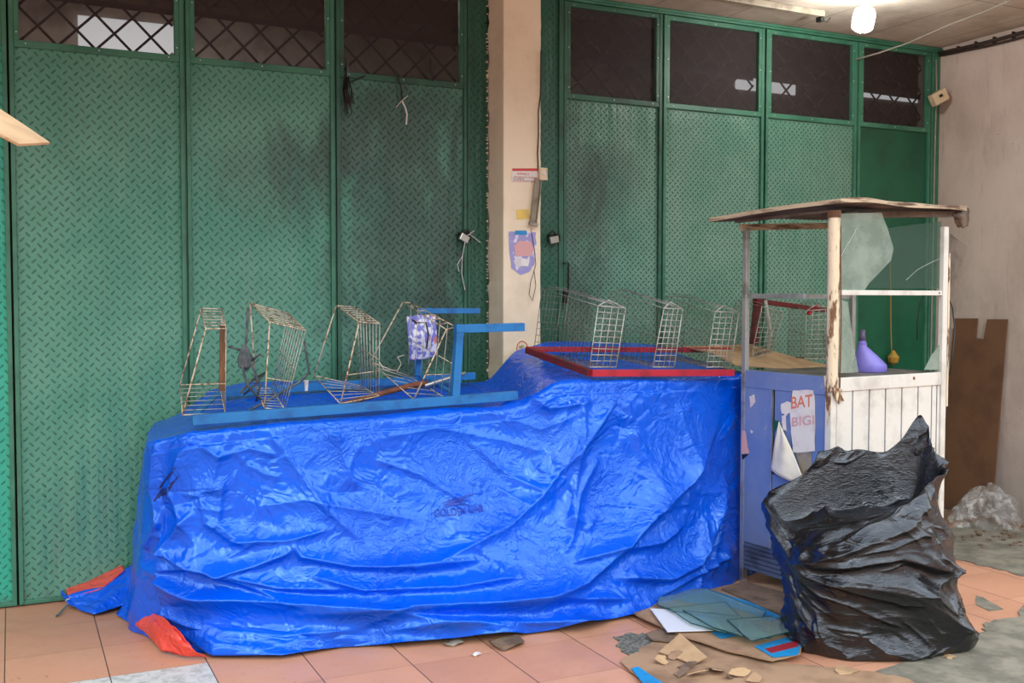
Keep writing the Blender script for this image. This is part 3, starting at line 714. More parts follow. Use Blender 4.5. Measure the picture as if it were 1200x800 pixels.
# old stick lying through the right-hand tray
s_ = MB(); s_.tube([P3(400, 474, -.95), P3(440, 463, -.92), P3(480, 452, -.85), P3(500, 449, -.82)], .013, 8, .016)
o = s_.build('wooden_stick', m_oldwood, smooth=True); tag(o, 'reddish brown stick lying on the blue rack under the right trays', 'stick')
s_ = MB(); s_.tube([P3(498, 452, -.84), P3(522, 444, -.80), P3(545, 437, -.78)], .010, 8); o = s_.build('steel_tube', m_alu, smooth=True); tag(o, 'short dull metal tube lying beside the reddish stick', 'tube')
# printed plastic wrapper on the rear post
wr = thing('plastic_wrapper', P3(494, 400, -.5), 'purple and white printed wrapper tied to the rear blue post', 'wrapper')
q_ = crumple([[P3(476,372,-.49), P3(494,370,-.52), P3(510,370,-.49)], [P3(478,398,-.52), P3(496,397,-.55), P3(512,396,-.52)], [P3(480,424,-.49), P3(496,422,-.51), P3(511,418,-.49)]], 24, 30, .006, 3)
t = NT('purple_wrapper_print'); ob = t.mix(t.ramp(t.noise(26, 3, .5), .45, .55), lin((214, 218, 232)), lin((104, 110, 196)))
ob = t.mix(t.ramp(t.noise(18, 2, .5), .62, .66), ob, lin((214, 130, 120))); m_wrap = t.fin(ob, .4)
s_ = MB(); s_.grid(q_); s_.build('sheet', m_wrap, wr, smooth=True, solid=.001)
s_ = MB(); s_.tube([P3(482, 374, -.5), P3(488, 378, -.53), P3(499, 378, -.53), P3(502, 390, -.54), P3(500, 408, -.54)], .005, 6); s_.build('tie', m_black, wr)
s_ = MB(); s_.tube([P3(q[0], q[1], -.95) for q in ((444,423),(450,433),(466,434),(470,426),(466,418),(474,416))], .003, 5); o = s_.build('wire_hook', m_wire_g, smooth=True); tag(o, 'bent loose wire hook between the two right trays of the blue rack', 'wire')
s_ = MB(); s_.lathe(P3(359, 452, -.8), [(.008, -.025), (.011, .02), (.013, .022), (.013, .028)], 12); o = s_.build('plastic_cup', m_paper); tag(o, 'tiny white plastic cup behind the blue front rail', 'cup')
# ------------------------------------------------------------------ red rack on the right half
RY0, RY1 = -1.20, -.60
rr = thing('metal_rack', (3.2, -.9, 1.24), 'dark red metal frame lying on the right of the tarpaulin', 'rack')
bar_part('rail', P3(693, 437, RY0), ay(859, 436.5, RY0), .03, .036, m_redpaint, rr)
bar_part('rail', P3(617, 409, RY1), ay(855, 410, RY1), .03, .030, m_redpaint, rr)
bar_part('side_rail', P3(617, 410, RY1)+Vector((0, -.01, 0)), P3(693, 437, RY0)+Vector((0, .012, 0)), .03, .036, m_redrust, rr)
bar_part('post', P3(883, 403, -.62), P3(888, 352, -.60), .04, .04, m_redrust, rr, (0, 1, 0))
bar_part('top_rail', P3(884, 352, -.60), P3(985, 366, -.42), .03, .03, m_redrust, rr)
bar_part('strut', P3(958, 358, -.45), P3(946, 368, -.5), .02, .02, m_redpaint, rr)
NB_G = 'wire baskets standing on the red frame'
def basket(tl, tr, bl, br, dx, dy, label, peak=True, ncol=4, nrow=10, yn=-1.17, yf=-.66, front_only=False):
    N_ = [P3(*q, yn) for q in (tl, tr, bl, br)]; Fr = [P3(q[0]+dx, q[1]+dy+(6 if i > 1 else 0), yf) for i, q in enumerate((tl, tr, bl, br))]
    o = thing('wire_basket', (N_[2]+Fr[3])/2, label, 'wire basket', NB_G if False else None)
    def panel(C_, nm, m, r_, peak=peak):
        s_ = MB()
        for k in range(ncol+1):
            q = k/ncol; s_.tube([C_[0].lerp(C_[1], q), C_[2].lerp(C_[3], q)], r_*(1.5 if k in (0, ncol) else 1), 5)
        for k in range(nrow+1):
            q = k/nrow; s_.tube([C_[0].lerp(C_[2], q), C_[1].lerp(C_[3], q)], r_*(1.4 if k in (0, nrow) else 1), 5)
        if peak:
            pk = C_[0].lerp(C_[1], .45)+Vector((0, .02, .035)); s_.tube([C_[0], pk, C_[1]], r_*1.4, 5)
        s_.build(nm, m, o, smooth=True)
    panel(N_, 'end_panel', m_wire_g2, .0022); panel(Fr, 'end_panel', m_wire_d, .0013, False)
    nv = 16
    for i0, i1 in ((0, 2), (1, 3)):
        s_ = MB()
        for k in range(1, nv):
            q = k/nv; s_.tube([N_[i0].lerp(Fr[i0], q), N_[i1].lerp(Fr[i1], q)], .0010, 4)
        for k in (0, .5, 1): s_.tube([N_[i0].lerp(N_[i1], k), Fr[i0].lerp(Fr[i1], k)], .0013, 4)
        s_.build('side_panel', m_wire_d, o, smooth=True)
    s_ = MB()
    for k in range(1, 16):
        q = k/16; s_.tube([N_[2].lerp(Fr[2], q), N_[3].lerp(Fr[3], q)], .0012, 4)
    for k in (.25, .5, .75): s_.tube([N_[2].lerp(N_[3], k), Fr[2].lerp(Fr[3], k)], .0012, 4)
    s_.build('bottom_panel', m_wire_d, o, smooth=True)
    s_ = MB()
    for k in range(ncol+1): q = k/ncol; s_.tube([N_[0].lerp(N_[1], q)+Vector((0, 0, .018 if 0 < k < ncol else 0)), Fr[0].lerp(Fr[1], q)+Vector((0, 0, .018 if 0 < k < ncol else 0))], .0015, 4)
    s_.build('top_wires', m_wire_g, o, smooth=True)
    return o
m_wire_d = simple('tarnished_grey_wire', (132, 128, 116), .5, .5, (92, 80, 68), 40, .45, .6)
m_wire_g2 = simple('pale_wire', (190, 192, 184), .45, .5, (140, 130, 114), 40, .5, .66)
basket((701,358),(733,361),(691,430),(722,430), -66, -20, 'wire mesh basket nearest the pillar on the red frame')
basket((778,361),(800,362),(765,430),(790,430), -62, -20, 'second wire mesh basket from the pillar on the red frame')
basket((838,365),(866,366),(828,430),(856,430), -58, -18, 'wire mesh basket on the red frame just left of the cart post')
basket((893,359),(918,366),(880,420),(905,412), -30, -8, 'tilted wire mesh basket seen through the left opening of the cart', peak=False, yn=-.80, yf=-.45)
basket((945,364),(975,362),(943,420),(972,420), -20, -8, 'wire mesh basket on the far right, seen through the cart beside its rusty post', yn=-.72, yf=-.40)
cbd = MB(); cbd.slab([P3(800,406,-.55), P3(880,404,-.45), P3(935,420,-.42), P3(980,430,-.60), P3(930,433,-.95), P3(862,428,-1.1), P3(835,414,-.8)], .006, (0, 0, 1))
o = cbd.build('cardboard_sheet', m_card_l); tag(o, 'curled tan cardboard lying under the baskets of the red frame', 'cardboard')
s_ = MB(); s_.tube([P3(900, 410, -.7), P3(903, 390, -.69), P3(897, 352, -.66)], .010, 8); o = s_.build('white_pipe', m_white, smooth=True); tag(o, 'short white pipe leaning in the tilted basket behind the cart', 'pipe')
# ------------------------------------------------------------------ food cart (own frame: x right, y back, z up from its front-left foot)
CA = math.atan(.10); CO = Vector((3.80, -1.85, 0))
cart = thing('food_cart', CO, 'small blue and white food cart with broken glass and a warped plywood roof', 'food cart', rz=CA)
CW, CD, ZB, ZT = .872, .640, 1.195, 2.03
_R = Matrix.Rotation(-CA, 3, 'Z')
def cl(p): return _R @ (Vector(p)-CO)          # world to cart frame
def part(mb, nm, m, par=cart, **k): return mb.build(nm, m, par, local=True, **k)
def cfront(px, py, y=-.0):                        # sighted point on the cart's front plane, in cart frame
    o = cl(CAM); d = _R @ Vector(_ray(px, py)); q = (y-o.y)/d.y; return o+d*q
def cleft(px, py, x=0.0):
    o = cl(CAM); d = _R @ Vector(_ray(px, py)); q = (x-o.x)/d.x; return o+d*q
# posts
b = MB(); rp = []
r = random.Random(9)
for i, zz in enumerate(np.linspace(1.12, 2.035, 30)):
    rp.append([(.0+.030*math.cos(a)*(1+r.uniform(-.06, .06)), .005+.030*math.sin(a)*(1+r.uniform(-.06, .06)), zz) for a in np.linspace(0, 2*math.pi, 12, endpoint=False)])
b.grid(np.array(rp), wrap=True); tag(part(b, 'post', m_rustpost, smooth=True), 'rusty round post with peeling cream paint')
b = MB(); b.tube([(0, .005, 2.0), (0, .005, 2.035)], .034, 12); b.tube([(.026, -.014, 1.96), (.034, -.02, 1.5), (.03, -.02, 1.14), (.012, -.03, 1.06)], .004, 5); part(b, 'pipe_clamp', m_rust)
b = MB(); b.span((-.02, -.01, .05), (.02, .03, 1.14)); part(b, 'post', m_white, bevel=.003)
b = MB(); b.span((-.015, CD-.03, .02), (.015, CD, ZT-.05)); b.span((-.018, CD-.034, 1.2), (-.002, CD-.012, ZT-.06)); part(b, 'post', m_alu, bevel=.002)
b = MB(); b.span((CW-.028, -.015, .05), (CW+.012, .015, ZT-.045)); part(b, 'post', m_white, bevel=.003)
b = MB(); b.bar((CW+.02, -.012, 1.0), (CW+.02, -.012, 1.84), .010, .012); tag(part(b, 'edge_strip', m_rustpost), 'peeling cream strip')
b = MB(); b.span((CW-.02, CD-.03, .02), (CW+.01, CD, ZT-.02)); part(b, 'post', m_alu, bevel=.002)
for x_ in (-.015, CW-.02):
    b = MB(); b.span((x_, .0, 0), (x_+.03, .03, .08)); part(b, 'foot', m_alu)
b = MB(); b.span((-.015, CD-.03, 0), (.015, CD, .08)); part(b, 'foot', m_alu)
# counter, rails
b = MB(); b.span((-.01, -.005, ZB-.022), (CW, CD, ZB-.006)); part(b, 'counter', m_counter, bevel=.003)
b = MB(); b.span((-.014, .02, ZB-.095), (.010, CD-.03, ZB)); part(b, 'side_beam', m_bluepanel, bevel=.003)
b = MB(); b.span((.02, -.014, ZB-.075), (CW-.03, .008, ZB-.005)); tag(part(b, 'front_beam', m_white, bevel=.003), 'chipped white beam')
b = MB(); b.lathe(cfront(1071, 443, -.014), [(.009, 0), (.007, .004)], 10, Matrix.Rotation(math.pi/2, 3, 'X')); part(b, 'bolt', m_rust)
z1 = cleft(915, 347).z
b = MB(); b.span((-.012, .06+.13, z1-.012), (.008, CD-.03, z1+.014)); part(b, 'side_bar', m_alu, bevel=.002)
b = MB(); b.span((-.004, .02, z1-.014), (.004, .2, z1-.008)); part(b, 'side_bar', m_alu)
z2 = cfront(1040, 343).z
b = MB(); b.span((.02, -.010, z2-.013), (CW-.03, .006, z2+.013)); part(b, 'front_bar', m_white, bevel=.002)
b = MB(); b.span((.0, CD-.015, z1-.012), (CW, CD, z1+.012)); part(b, 'rear_bar', m_alu)
# roof
rf = MB(); nx, ny = 24, 14; TOPS = []; BOT = []
for j_ in range(ny+1):
    rt_, rb_ = [], []
    for i in range(nx+1):
        u, v = i/nx, j_/ny
        x = -.10*0-.03+(CW+.13)*u-.16*v*(1-u)+.02*v; y = -.06+v*(CD+.16)
        zz = 2.052+.030*u-.030*v*(1-u)+.016*math.sin(3.1*u+1)*(1-v)+.006*math.sin(9*u+4*v)
        th = .022+.004*math.sin(14*u)
        rt_.append((x, y+r.uniform(-.003, .003)*(v in (0, 1)), zz+th)); rb_.append((x, y, zz))
    TOPS.append(rt_); BOT.append(rb_)
rf.grid(np.array(TOPS)); roof = part(rf, 'roof', m_roof)
e = MB()
def rim(seq_t, seq_b): e.grid(np.array([seq_t, seq_b]))
rim(TOPS[0], BOT[0]); rim(TOPS[-1], BOT[-1]); rim([q[0] for q in TOPS], [q[0] for q in BOT]); rim([q[-1] for q in TOPS], [q[-1] for q in BOT])
part(e, 'roof_edge', m_roof, roof)
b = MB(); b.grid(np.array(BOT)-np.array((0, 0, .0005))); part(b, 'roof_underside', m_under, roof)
b = MB(); b.bar((-.04, CD-.01, 1.985), (CW, CD-.01, 2.03), .02, .035); part(b, 'roof_batten', m_roof, roof)
b = MB(); b.bar((.05, .12, 2.02), (CW+.04, -.0, 2.055), .05, .03); part(b, 'roof_batten', m_under, roof)
b = MB(); b.bar((.01, .02, 2.035), (-.06, CD, 2.015), .03, .012); part(b, 'roof_batten', m_under, roof)
q_ = crumple([[cfront(1112, 247, 0), cfront(1124, 244, 0), cfront(1134, 247, 0)], [cfront(1115, 256, -.02), cfront(1126, 256, -.05), cfront(1134, 257, 0)], [cfront(1120, 268, 0), cfront(1127, 270, -.03), cfront(1133, 267, 0)]], 16, 16, .012, 5)
b = MB(); b.grid(q_); tag(part(b, 'torn_rag', m_under, roof, smooth=True, solid=.004), 'shrivelled dark rag')
b = MB(); b.slab([cfront(x, y, .03) for x, y in [(990, 249), (1006, 248), (1002, 258), (996, 268), (989, 262)]], .006); part(b, 'torn_rag', m_under, roof)
# front white corrugated skirt
b = MB(); zz0, zz1 = .20, ZB-.075
rib = [0.02]+[cfront(px, 500).x for px in (997.5, 1017, 1036, 1055, 1074, 1090, 1096)]+[CW-.028]
for a, c_ in zip(rib[:-1], rib[1:]):
    b.span((a+.005, -.008, zz0), (c_-.005, .0, zz1))
b.span((.0, .001, zz0-.01), (CW-.02, .006, zz1)); fpan = part(b, 'front_panel', m_white, bevel=.004)
b = MB()
for x in rib[1:-1]: b.span((x-.004, -.0035, zz0), (x+.004, .0015, zz1))
part(b, 'panel_groove', m_greyrib, fpan)
b = MB(); b.span((.0, -.01, .08), (CW, .01, .2)); part(b, 'base_rail', m_greyrib)
# left blue side
zL0, zL1 = .235, ZB-.095
yg = cleft(907, 560).y
b = MB(); b.span((-.012, yg+.010, zL0), (-.004, CD-.03, zL1)); tag(part(b, 'side_panel', m_bluepanel, bevel=.002), 'scuffed blue sheet')
seams = [yg-.006]+[cleft(px, 500).y for px in (929, 951)]+[.02]
b = MB()
for a, c_ in zip(seams[:-1], seams[1:]): b.span((-.010, c_+.003, zL0), (-.003, a-.003, zL1))
b.span((-.002, .02, zL0), (.002, yg-.006, zL1)); part(b, 'side_panel', m_bluepanel, bevel=.002)
b = MB(); b.span((-.016, yg+.004, zL0), (-.004, yg+.012, zL1)); part(b, 'metal_edge', m_alu)
b = MB(); b.span((.004, .02, .2), (.008, CD-.03, zL1)); b.span((-.001, yg-.008, zL0), (.003, yg+.012, zL1)); part(b, 'inner_backing', m_gap)
b = MB()
for k in range(6): b.span((-.014, .01, .085+k*.025), (-.002, CD-.03, .085+k*.025+.018))
b.span((-.004, .01, .08), (.0, CD-.02, .235)); part(b, 'ribbed_skirt', m_greyrib, bevel=.003)
b = MB(); b.span((0, CD-.008, .15), (CW, CD-.002, ZB-.02)); part(b, 'rear_panel', m_bluepanel)
b = MB(); b.span((CW-.004, .02, .15), (CW+.002, CD-.02, ZB-.02)); part(b, 'side_panel', m_white)
b = MB(); b.span((0, .01, .14), (CW, CD-.01, .155)); part(b, 'bottom_board', m_under)
# peeled posters
def LP(nm, px, m, lift=-.018, seed=1, amp=.004, t_=.0012):
    P_ = jag([cleft(x, y, lift) for x, y in px], amp, 4, seed)
    P_ = [Vector((lift, p.y, p.z+(random.Random(i+seed).uniform(-amp, amp)))) for i, p in enumerate(P_)]
    s_ = MB(); s_.slab(P_, t_); return part(s_, nm, m)
poster_ = LP('torn_poster', [(929, 457), (953, 457), (955, 470), (955, 529), (929, 530), (927, 500), (926, 478)], m_paper, -.0145, 3)
LP('torn_poster', [(915, 474), (922, 470), (929, 472), (929, 480), (921, 487), (916, 484)], m_paper, -.0143, 5)
LP('torn_poster', [(916, 487), (921, 485), (922, 505), (917, 503)], m_paper, -.0143, 6)
LP('paper_scrap', [(878, 464), (884, 462), (885, 472), (879, 478)], m_paper, -.0145, 7)
tag(LP('paper_scrap', [(870, 505), (873, 504), (876, 522), (878, 531), (869, 532)], m_pink, -.0145, 8), 'pinkish scrap')
tag(LP('paper_scrap', [(869, 532), (877, 532), (870, 539)], m_black, -.0146, 9, .001), 'black corner')
LP('paper_scrap', [(879, 503), (883, 506), (880, 508)], m_paper, -.0146, 10, .001)
# lettering of the torn poster
def ltxt(body, a, b_, hpx, m, host):
    A_, B_ = cleft(*a, x=-.0156), cleft(*b_, x=-.0156); h = abs(cleft(a[0], a[1]-hpx, x=-.0156).z-A_.z)
    text(body, 'lettering', m, host, A_, (B_-A_), (0, 0, 1), h, (B_-A_).length, local=True)
ltxt('BAT', (927, 479), (952, 476), 14, m_orange, poster_)
ltxt('BIGI', (928, 500), (954, 497), 11, m_pink, poster_)
# cream sheet folded down in a triangle, green poster behind it
gpz = LP('green_poster', [(905, 584), (913, 572), (940, 560), (950, 572), (952, 596), (906, 598)], m_greenpr, -.0138, 12, .001)
ltxt('U', (924, 577), (929, 577), 8, m_paper, gpz); ltxt('i', (931, 577), (934, 577), 8, m_paper, gpz)
LP('green_poster', [(907, 492), (913, 493), (908, 506), (906, 506)], m_greenpr, -.0148, 14, .001)
LP('folded_sheet', [(905, 555), (925, 563), (905, 581)], m_bluepanel, -.016, 13, .0005)
tri = MB(); A3 = cleft(913, 494, -.020); B3 = cleft(902, 550, -.030); C3 = cleft(947, 573, -.045); nT = 14; rowsT = []
for i in range(nT+1):
    u = i/nT; a_, b_ = A3.lerp(B3, u), A3.lerp(C3, u); rw_ = []
    for k in range(nT+1):
        v = k/nT; p = a_.lerp(b_, v); p = p+Vector((-.018*math.sin(math.pi*v)*u-.004*math.sin(9*v+5*u), 0, 0)); rw_.append(p)
    rowsT.append(rw_)
tri.grid(np.array(rowsT)); tag(part(tri, 'folded_sheet', m_paperc, smooth=True, solid=.0015), 'cream vinyl sheet folded down in a triangle')
LP('folded_sheet', [(933, 530), (951, 530), (951, 573), (946, 573), (938, 552)], m_greyplast, -.0140, 15, .001)
# glass, cracked and broken away
def FP(nm, px, m, y=0.0, seed=None, amp=.003, t_=.004, lab=None):
    P_ = [cfront(a, b_, y) for a, b_ in px]
    s_ = MB(); s_.slab(P_, t_); o = part(s_, nm, m)
    if lab: o['label'] = lab
    return o
pane1 = FP('glass_pane', [(1033, 268), (1103, 259), (1103, 338), (984, 338), (984, 252), (1012, 250), (1030, 250)], m_glass, .012, lab='cracked clear glass with a broken top edge')
pane2 = FP('glass_pane', [(984, 250), (1033, 249), (1040, 268), (1047, 291), (1044, 305), (1030, 320), (1018, 332), (1012, 341), (984, 342)], m_glass_glare, .004, lab='pale glass shard with a curved broken edge')
FP('glass_pane', [(983, 350), (993, 354), (997, 380), (1001, 408), (1006, 436), (983, 437)], m_glass_glare, .004, lab='narrow pale glass shard')
FP('glass_pane', [(1083, 433), (1091, 417), (1100, 405), (1112, 393), (1112, 433)], m_glass_glare, .004, lab='curved corner of broken glass')
cr = MB(); cr.tube([cfront(x, y, .007) for x, y in [(1062, 328), (1075, 316), (1088, 309), (1101, 303)]], .0007, 4)
part(cr, 'glass_crack', m_paper, pane1); cr = MB(); cr.tube([cfront(x, y, .002) for x, y in [(986, 300), (992, 288), (1000, 276), (1006, 262)]], .0007, 4); part(cr, 'glass_crack', m_paper, pane2)
s_ = MB(); s_.slab([cfront(x, y, .05) for x, y in [(1114, 274), (1132, 288), (1127, 310), (1122, 345), (1117, 385), (1114, 385)]], .002); tag(part(s_, 'plastic_flap', m_flap), 'stiff grey plastic flap')
s_ = MB(); s_.tube([cfront(x, y, -.01+.03*math.sin(i)) for i, (x, y) in enumerate([(1100, 343), (1110, 346), (1116, 360), (1119, 385), (1117, 410), (1113, 440)])], .004, 6)
s_.tube([cfront(x, y, .12) for x, y in [(1084, 346), (1078, 356), (1075, 380), (1075, 398)]], .0035, 6); part(s_, 'black_cable', m_black, smooth=True)
s_ = MB(); s_.slab([cfront(x, y, -.022) for x, y in [(975, 453), (987, 456), (985, 461), (989, 470), (980, 469), (977, 462)]], .005); s_.slab([cleft(x, y, -.02) for x, y in [(966, 440), (973, 442), (974, 478), (970, 500), (968, 470)]], .005); part(s_, 'tape_remains', m_rustpost)
# things on the counter
fn = cfront(1019, 431, .22); fw_ = CO+Matrix.Rotation(CA, 3, 'Z') @ Vector((fn.x, fn.y, ZB-.0055))
s_ = MB(); prof = [(.0, 0), (.088, 0), (.091, .005), (.091, .036), (.084, .050), (.060, .090), (.034, .128), (.024, .140), (.023, .158), (.025, .161), (.019, .164), (.018, .172)]
fo = thing('plastic_funnel', fw_, 'lilac plastic funnel standing mouth down on the cart counter', 'funnel')
s_.lathe(fw_, prof, 36); sk_ = lambda v: (v[0]-.055*min(1, max(0, (v[2]-fw_.z-.04)/.10)), v[1], v[2]); s_.v = [sk_(v) for v in s_.v]; s_.build('cone', m_purple, fo, smooth=True)
s_ = MB(); s_.lathe(fw_+Vector((-.055, 0, .172)), [(.017, 0), (.014, .06), (.012, .06)], 20); tag(s_.build('spout', m_purple_d, fo, smooth=True), 'greyer spout')
# ------------------------------------------------------------------ big black rubbish sack
BX = az(1045, 778); BX = Vector((BX[0], BX[1], 0)); BX += Vector((float(_fw[0]), float(_fw[1]), 0)).normalized()*.28
rtv = Vector((float(_rt[0]), float(_rt[1]), 0)).normalized(); fwv = Vector((rtv.y*-1, rtv.x, 0))
def bag():
    zk = [0, .10, .22, .32, .42, .52, .60, .68, .76, .84, .92, 1.05]
    Lk = [940, 946, 944, 936, 929, 924, 922, 922, 958, 966, 972, 976]
    Rk = [1150, 1148, 1142, 1138, 1136, 1138, 1127, 1119, 1120, 1124, 1128, 1130]
    NTH, NZ = 420, 230
    dist = (BX-Vector(CAM.tolist())).dot(Vector((float(_fw[0]), float(_fw[1]), 0)))
    sc = dist/F; cx0 = 1045
    th = np.linspace(0, 2*math.pi, NTH, endpoint=False)   # 0 = right, pi/2 = towards viewer
    C_, S_ = np.cos(th), np.sin(th)
    rk_ = [(-3.14, .64), (-2.85, .645), (-2.6, .66), (-2.45, .73), (-2.3, .865), (-1.95, .89), (-1.5, .875), (-1.25, .845), (-1.02, .96), (-.82, 1.06), (-.62, 1.0), (-.3, .90), (0, .835), (.4, .80), (.8, .765), (1.2, .70), (1.57, .625), (1.95, .54), (2.35, .47), (2.65, .47), (2.9, .58), (3.14, .64)]
    RH = np.interp((th+math.pi) % (2*math.pi)-math.pi, [a for a, b_ in rk_], [b_ for a, b_ in rk_])
    k = np.exp(-.5*(np.arange(-12, 13)/4)**2); k /= k.sum(); RH = np.convolve(np.concatenate([RH[-12:], RH, RH[:12]]), k, 'valid')
    q = np.random.default_rng(21)
    RH = RH+sum(.005*np.sin(f*th+q.uniform(0, 6))*q.uniform(.4, 1) for f in (7, 11, 17, 23))
    rows = []
    for i in range(NZ):
        v = i/(NZ-1)
        zz = RH*v
        zl = zz
        l = np.interp(zl, zk, Lk); rr_ = np.interp(zl, zk, Rk)
        cx = ((l+rr_)/2-cx0)*sc; hw = (rr_-l)/2*sc
        hd = hw*np.interp(zl, zk, [.62, .70, .76, .78, .76, .72, .68, .62, .58, .55, .52, .50])
        e = 1.0
        x = cx+hw*np.sign(C_)*np.abs(C_)**.85; y = hd*np.sign(S_)*np.abs(S_)**.9
        rows.append(np.stack([x, y, zz], 1))
    A = np.array(rows)
    U = np.broadcast_to(th[None]*.42, A.shape[:2]); V = A[:, :, 2]
    disp = np.zeros(A.shape[:2])
    def seg(poly, amp, wu, wd, sharp=1.0):
        nonlocal disp
        best = np.full(U.shape, 9.); sg = np.ones(U.shape); tt = np.zeros(U.shape); L = 0; tot = sum(math.dist(poly[i], poly[i+1]) for i in range(len(poly)-1))
        for i in range(len(poly)-1):
            a, b_ = np.array(poly[i]), np.array(poly[i+1]); d = b_-a; l = np.linalg.norm(d)+1e-9
            t_ = np.clip(((U-a[0])*d[0]+(V-a[1])*d[1])/(l*l), 0, 1); qx, qz = U-(a[0]+t_*d[0]), V-(a[1]+t_*d[1]); D = np.hypot(qx, qz)
            m_ = D < best; best = np.where(m_, D, best); cr_ = d[0]*qz-d[1]*qx
            if d[0] < 0: cr_ = -cr_
            sg = np.where(m_, np.sign(cr_), sg); tt = np.where(m_, (L+t_*l)/tot, tt); L += l
        e_ = np.minimum(1, np.minimum(tt, 1-tt)/.25); e_ = e_*e_*(3-2*e_)
        disp += amp*e_*np.exp(-(best/np.where(sg > 0, wu, wd))**sharp)
    # th: viewer side is around pi/2 -> U .66; left edge U 1.32; right edge U 0
    def bp(px, py):   # sighted crease on the sack
        c_ = max(-.98, min(.98, (px-1035)/118)); return (math.acos(c_)*.42, (748-py)*sc*.985)
    def F_(pts, *a): seg([bp(*p_) for p_ in pts], *a)
    F_([(1130,560),(1100,575),(1060,592),(1010,612),(960,632),(925,645)], .05, .045, .025, 1.3)
    F_([(1140,650),(1100,640),(1050,625),(1000,632),(950,640)], .045, .05, .015, 1.3)
    F_([(1120,605),(1080,600),(1040,612),(1000,622)], .03, .03, .015)
    F_([(1148,640),(1120,655),(1090,668),(1050,668)], .035, .03, .02)
    F_([(930,645),(980,655),(1030,672),(1070,690)], .022, .03, .012)
    F_([(940,665),(990,680),(1030,700),(1060,715)], .022, .025, .012)
    F_([(1060,650),(1085,668),(1110,690),(1125,700)], .022, .03, .012)
    F_([(1000,715),(1030,735),(1055,745),(1100,735)], .020, .02, .012)
    F_([(1130,680),(1125,710),(1115,745)], .03, .02, .02)
    F_([(945,690),(955,720),(975,750)], .02, .02, .02)
    F_([(985,745),(1010,760),(1060,765)], .02, .02, .02)
    F_([(955,560),(965,600),(940,640)], .03, .02, .02)
    F_([(1000,600),(1040,580),(1080,565)], .02, .02, .012)
    for cell, asp, ang, amp_ in ((.20, 2.8, .42, .040), (.11, 2.6, .3, .018), (.055, 2.2, .5, .0065)):
        n_ = int(3.0*1.2/(cell*cell*asp)); px_, pz_ = q.uniform(-.2, 2.85, n_), q.uniform(-.1, 1.15, n_)
        ca, sa = math.cos(ang), math.sin(ang); W1 = U+.05*np.sin(V*9+1); W2 = V+.04*np.sin(U*8)
        d1 = np.full(U.shape, 9.)
        for i in range(n_):
            dx, dz = W1-px_[i], W2-pz_[i]; a = (dx*ca+dz*sa)/asp; b_ = -dx*sa+dz*ca; d1 = np.minimum(d1, a*a+b_*b_)
        disp += amp_*(np.minimum(d1, cell*cell)/(cell*cell)*1.6-.5)
    for k_ in range(320):
        u0, v0 = q.uniform(0, 2.64), q.uniform(.02, .95); a0 = q.choice([.38, .5, .2, -.5, -.15, 1.3], p=[.3, .25, .15, .12, .1, .08])+q.normal(0, .2)
        L = q.uniform(.07, .34); pts = []; x, z_ = u0, v0
        for i in range(4): pts.append((x, z_)); a0 += q.normal(0, .16); x += math.cos(a0)*L/4; z_ += math.sin(a0)*L/4
        seg(pts, q.uniform(.004, .014)*(1 if q.random() < .65 else -1), q.uniform(.005, .018), q.uniform(.004, .010))
    disp += .012*np.sin(U*6+V*7)
    disp -= .05*np.exp(-V/.02)*.5
    rad = np.stack([C_, S_, 0*C_], 1)[None]
    P_ = A+rad*disp[..., None]
    # mouth: roll over and go down inside
    Rim = P_[-1]; inner = []
    wk = np.exp(-.5*(np.arange(-40, 41)/14)**2); wk /= wk.sum()
    RimS = np.stack([np.convolve(np.concatenate([Rim[-40:, c_], Rim[:, c_], Rim[:40, c_]]), wk, 'valid') for c_ in range(3)], 1); ctr = RimS.mean(0)
    fx, fy = q.uniform(-.55, .55, 70), q.uniform(-.45, .45, 70)
    for k_ in range(1, 60):
        t_ = k_/59; b_ = min(1, t_*14); R0 = Rim*(1-b_)+RimS*b_
        Q = ctr+(R0-ctr)*(1-.985*t_**1.25); dip = min(1, t_/.30); dip = dip*dip*(3-2*dip)
        floor_ = .655+.16*Q[:, 0]-.16*Q[:, 1]*-1.0*.4
        W1, W2 = Q[:, 0]+.04*np.sin(Q[:, 1]*17), Q[:, 1]+.03*np.sin(Q[:, 0]*15); d1 = np.full(len(th), 9.)
        for fi in range(70):
            dx, dz = W1-fx[fi], W2-fy[fi]; a = (dx*.9+dz*.45)/2.6; c_ = -dx*.45+dz*.9; d1 = np.minimum(d1, a*a+c_*c_)
        Q[:, 2] = R0[:, 2]*(1-dip)+floor_*dip+dip*(.10*np.minimum(d1, .010)/.010-.05); inner.append(Q)
    P_ = np.concatenate([P_, np.array(inner)]); 
    W = np.array(BX)[None, None]+P_[..., :1]*np.array(rtv)-P_[..., 1:2]*np.array(fwv)+P_[..., 2:]*np.array((0, 0, 1.)); W[..., 2] = np.maximum(W[..., 2], .006)
    return W
t = NT('black_bin_liner')
n1 = t.noise(16, 4, .55, dist=1.6, stretch=(1, 1, 2.2)); rr1 = t.math('ABSOLUTE', t.math('SUBTRACT', n1, .5))
t.b.inputs['Specular Tint'].default_value = (.82, .9, 1, 1); n2 = t.noise(42, 3, .55, dist=1.2); rr2 = t.math('ABSOLUTE', t.math('SUBTRACT', n2, .5))
bb = t.bump(rr1, .45, .014); bb = t.bump(rr2, .3, .004, bb)
m_bag = t.fin(lin((12, 12, 14)), t.ramp(t.noise(5, 3), .3, .7, .17, .28), 0, bb, .9)
W = bag(); bg = MB(); bg.grid(W, wrap=True)
bo = bg.build('rubbish_bag', m_bag, smooth=True); tag(bo, 'large black plastic rubbish sack, open at the top, in front of the cart', 'rubbish bag')
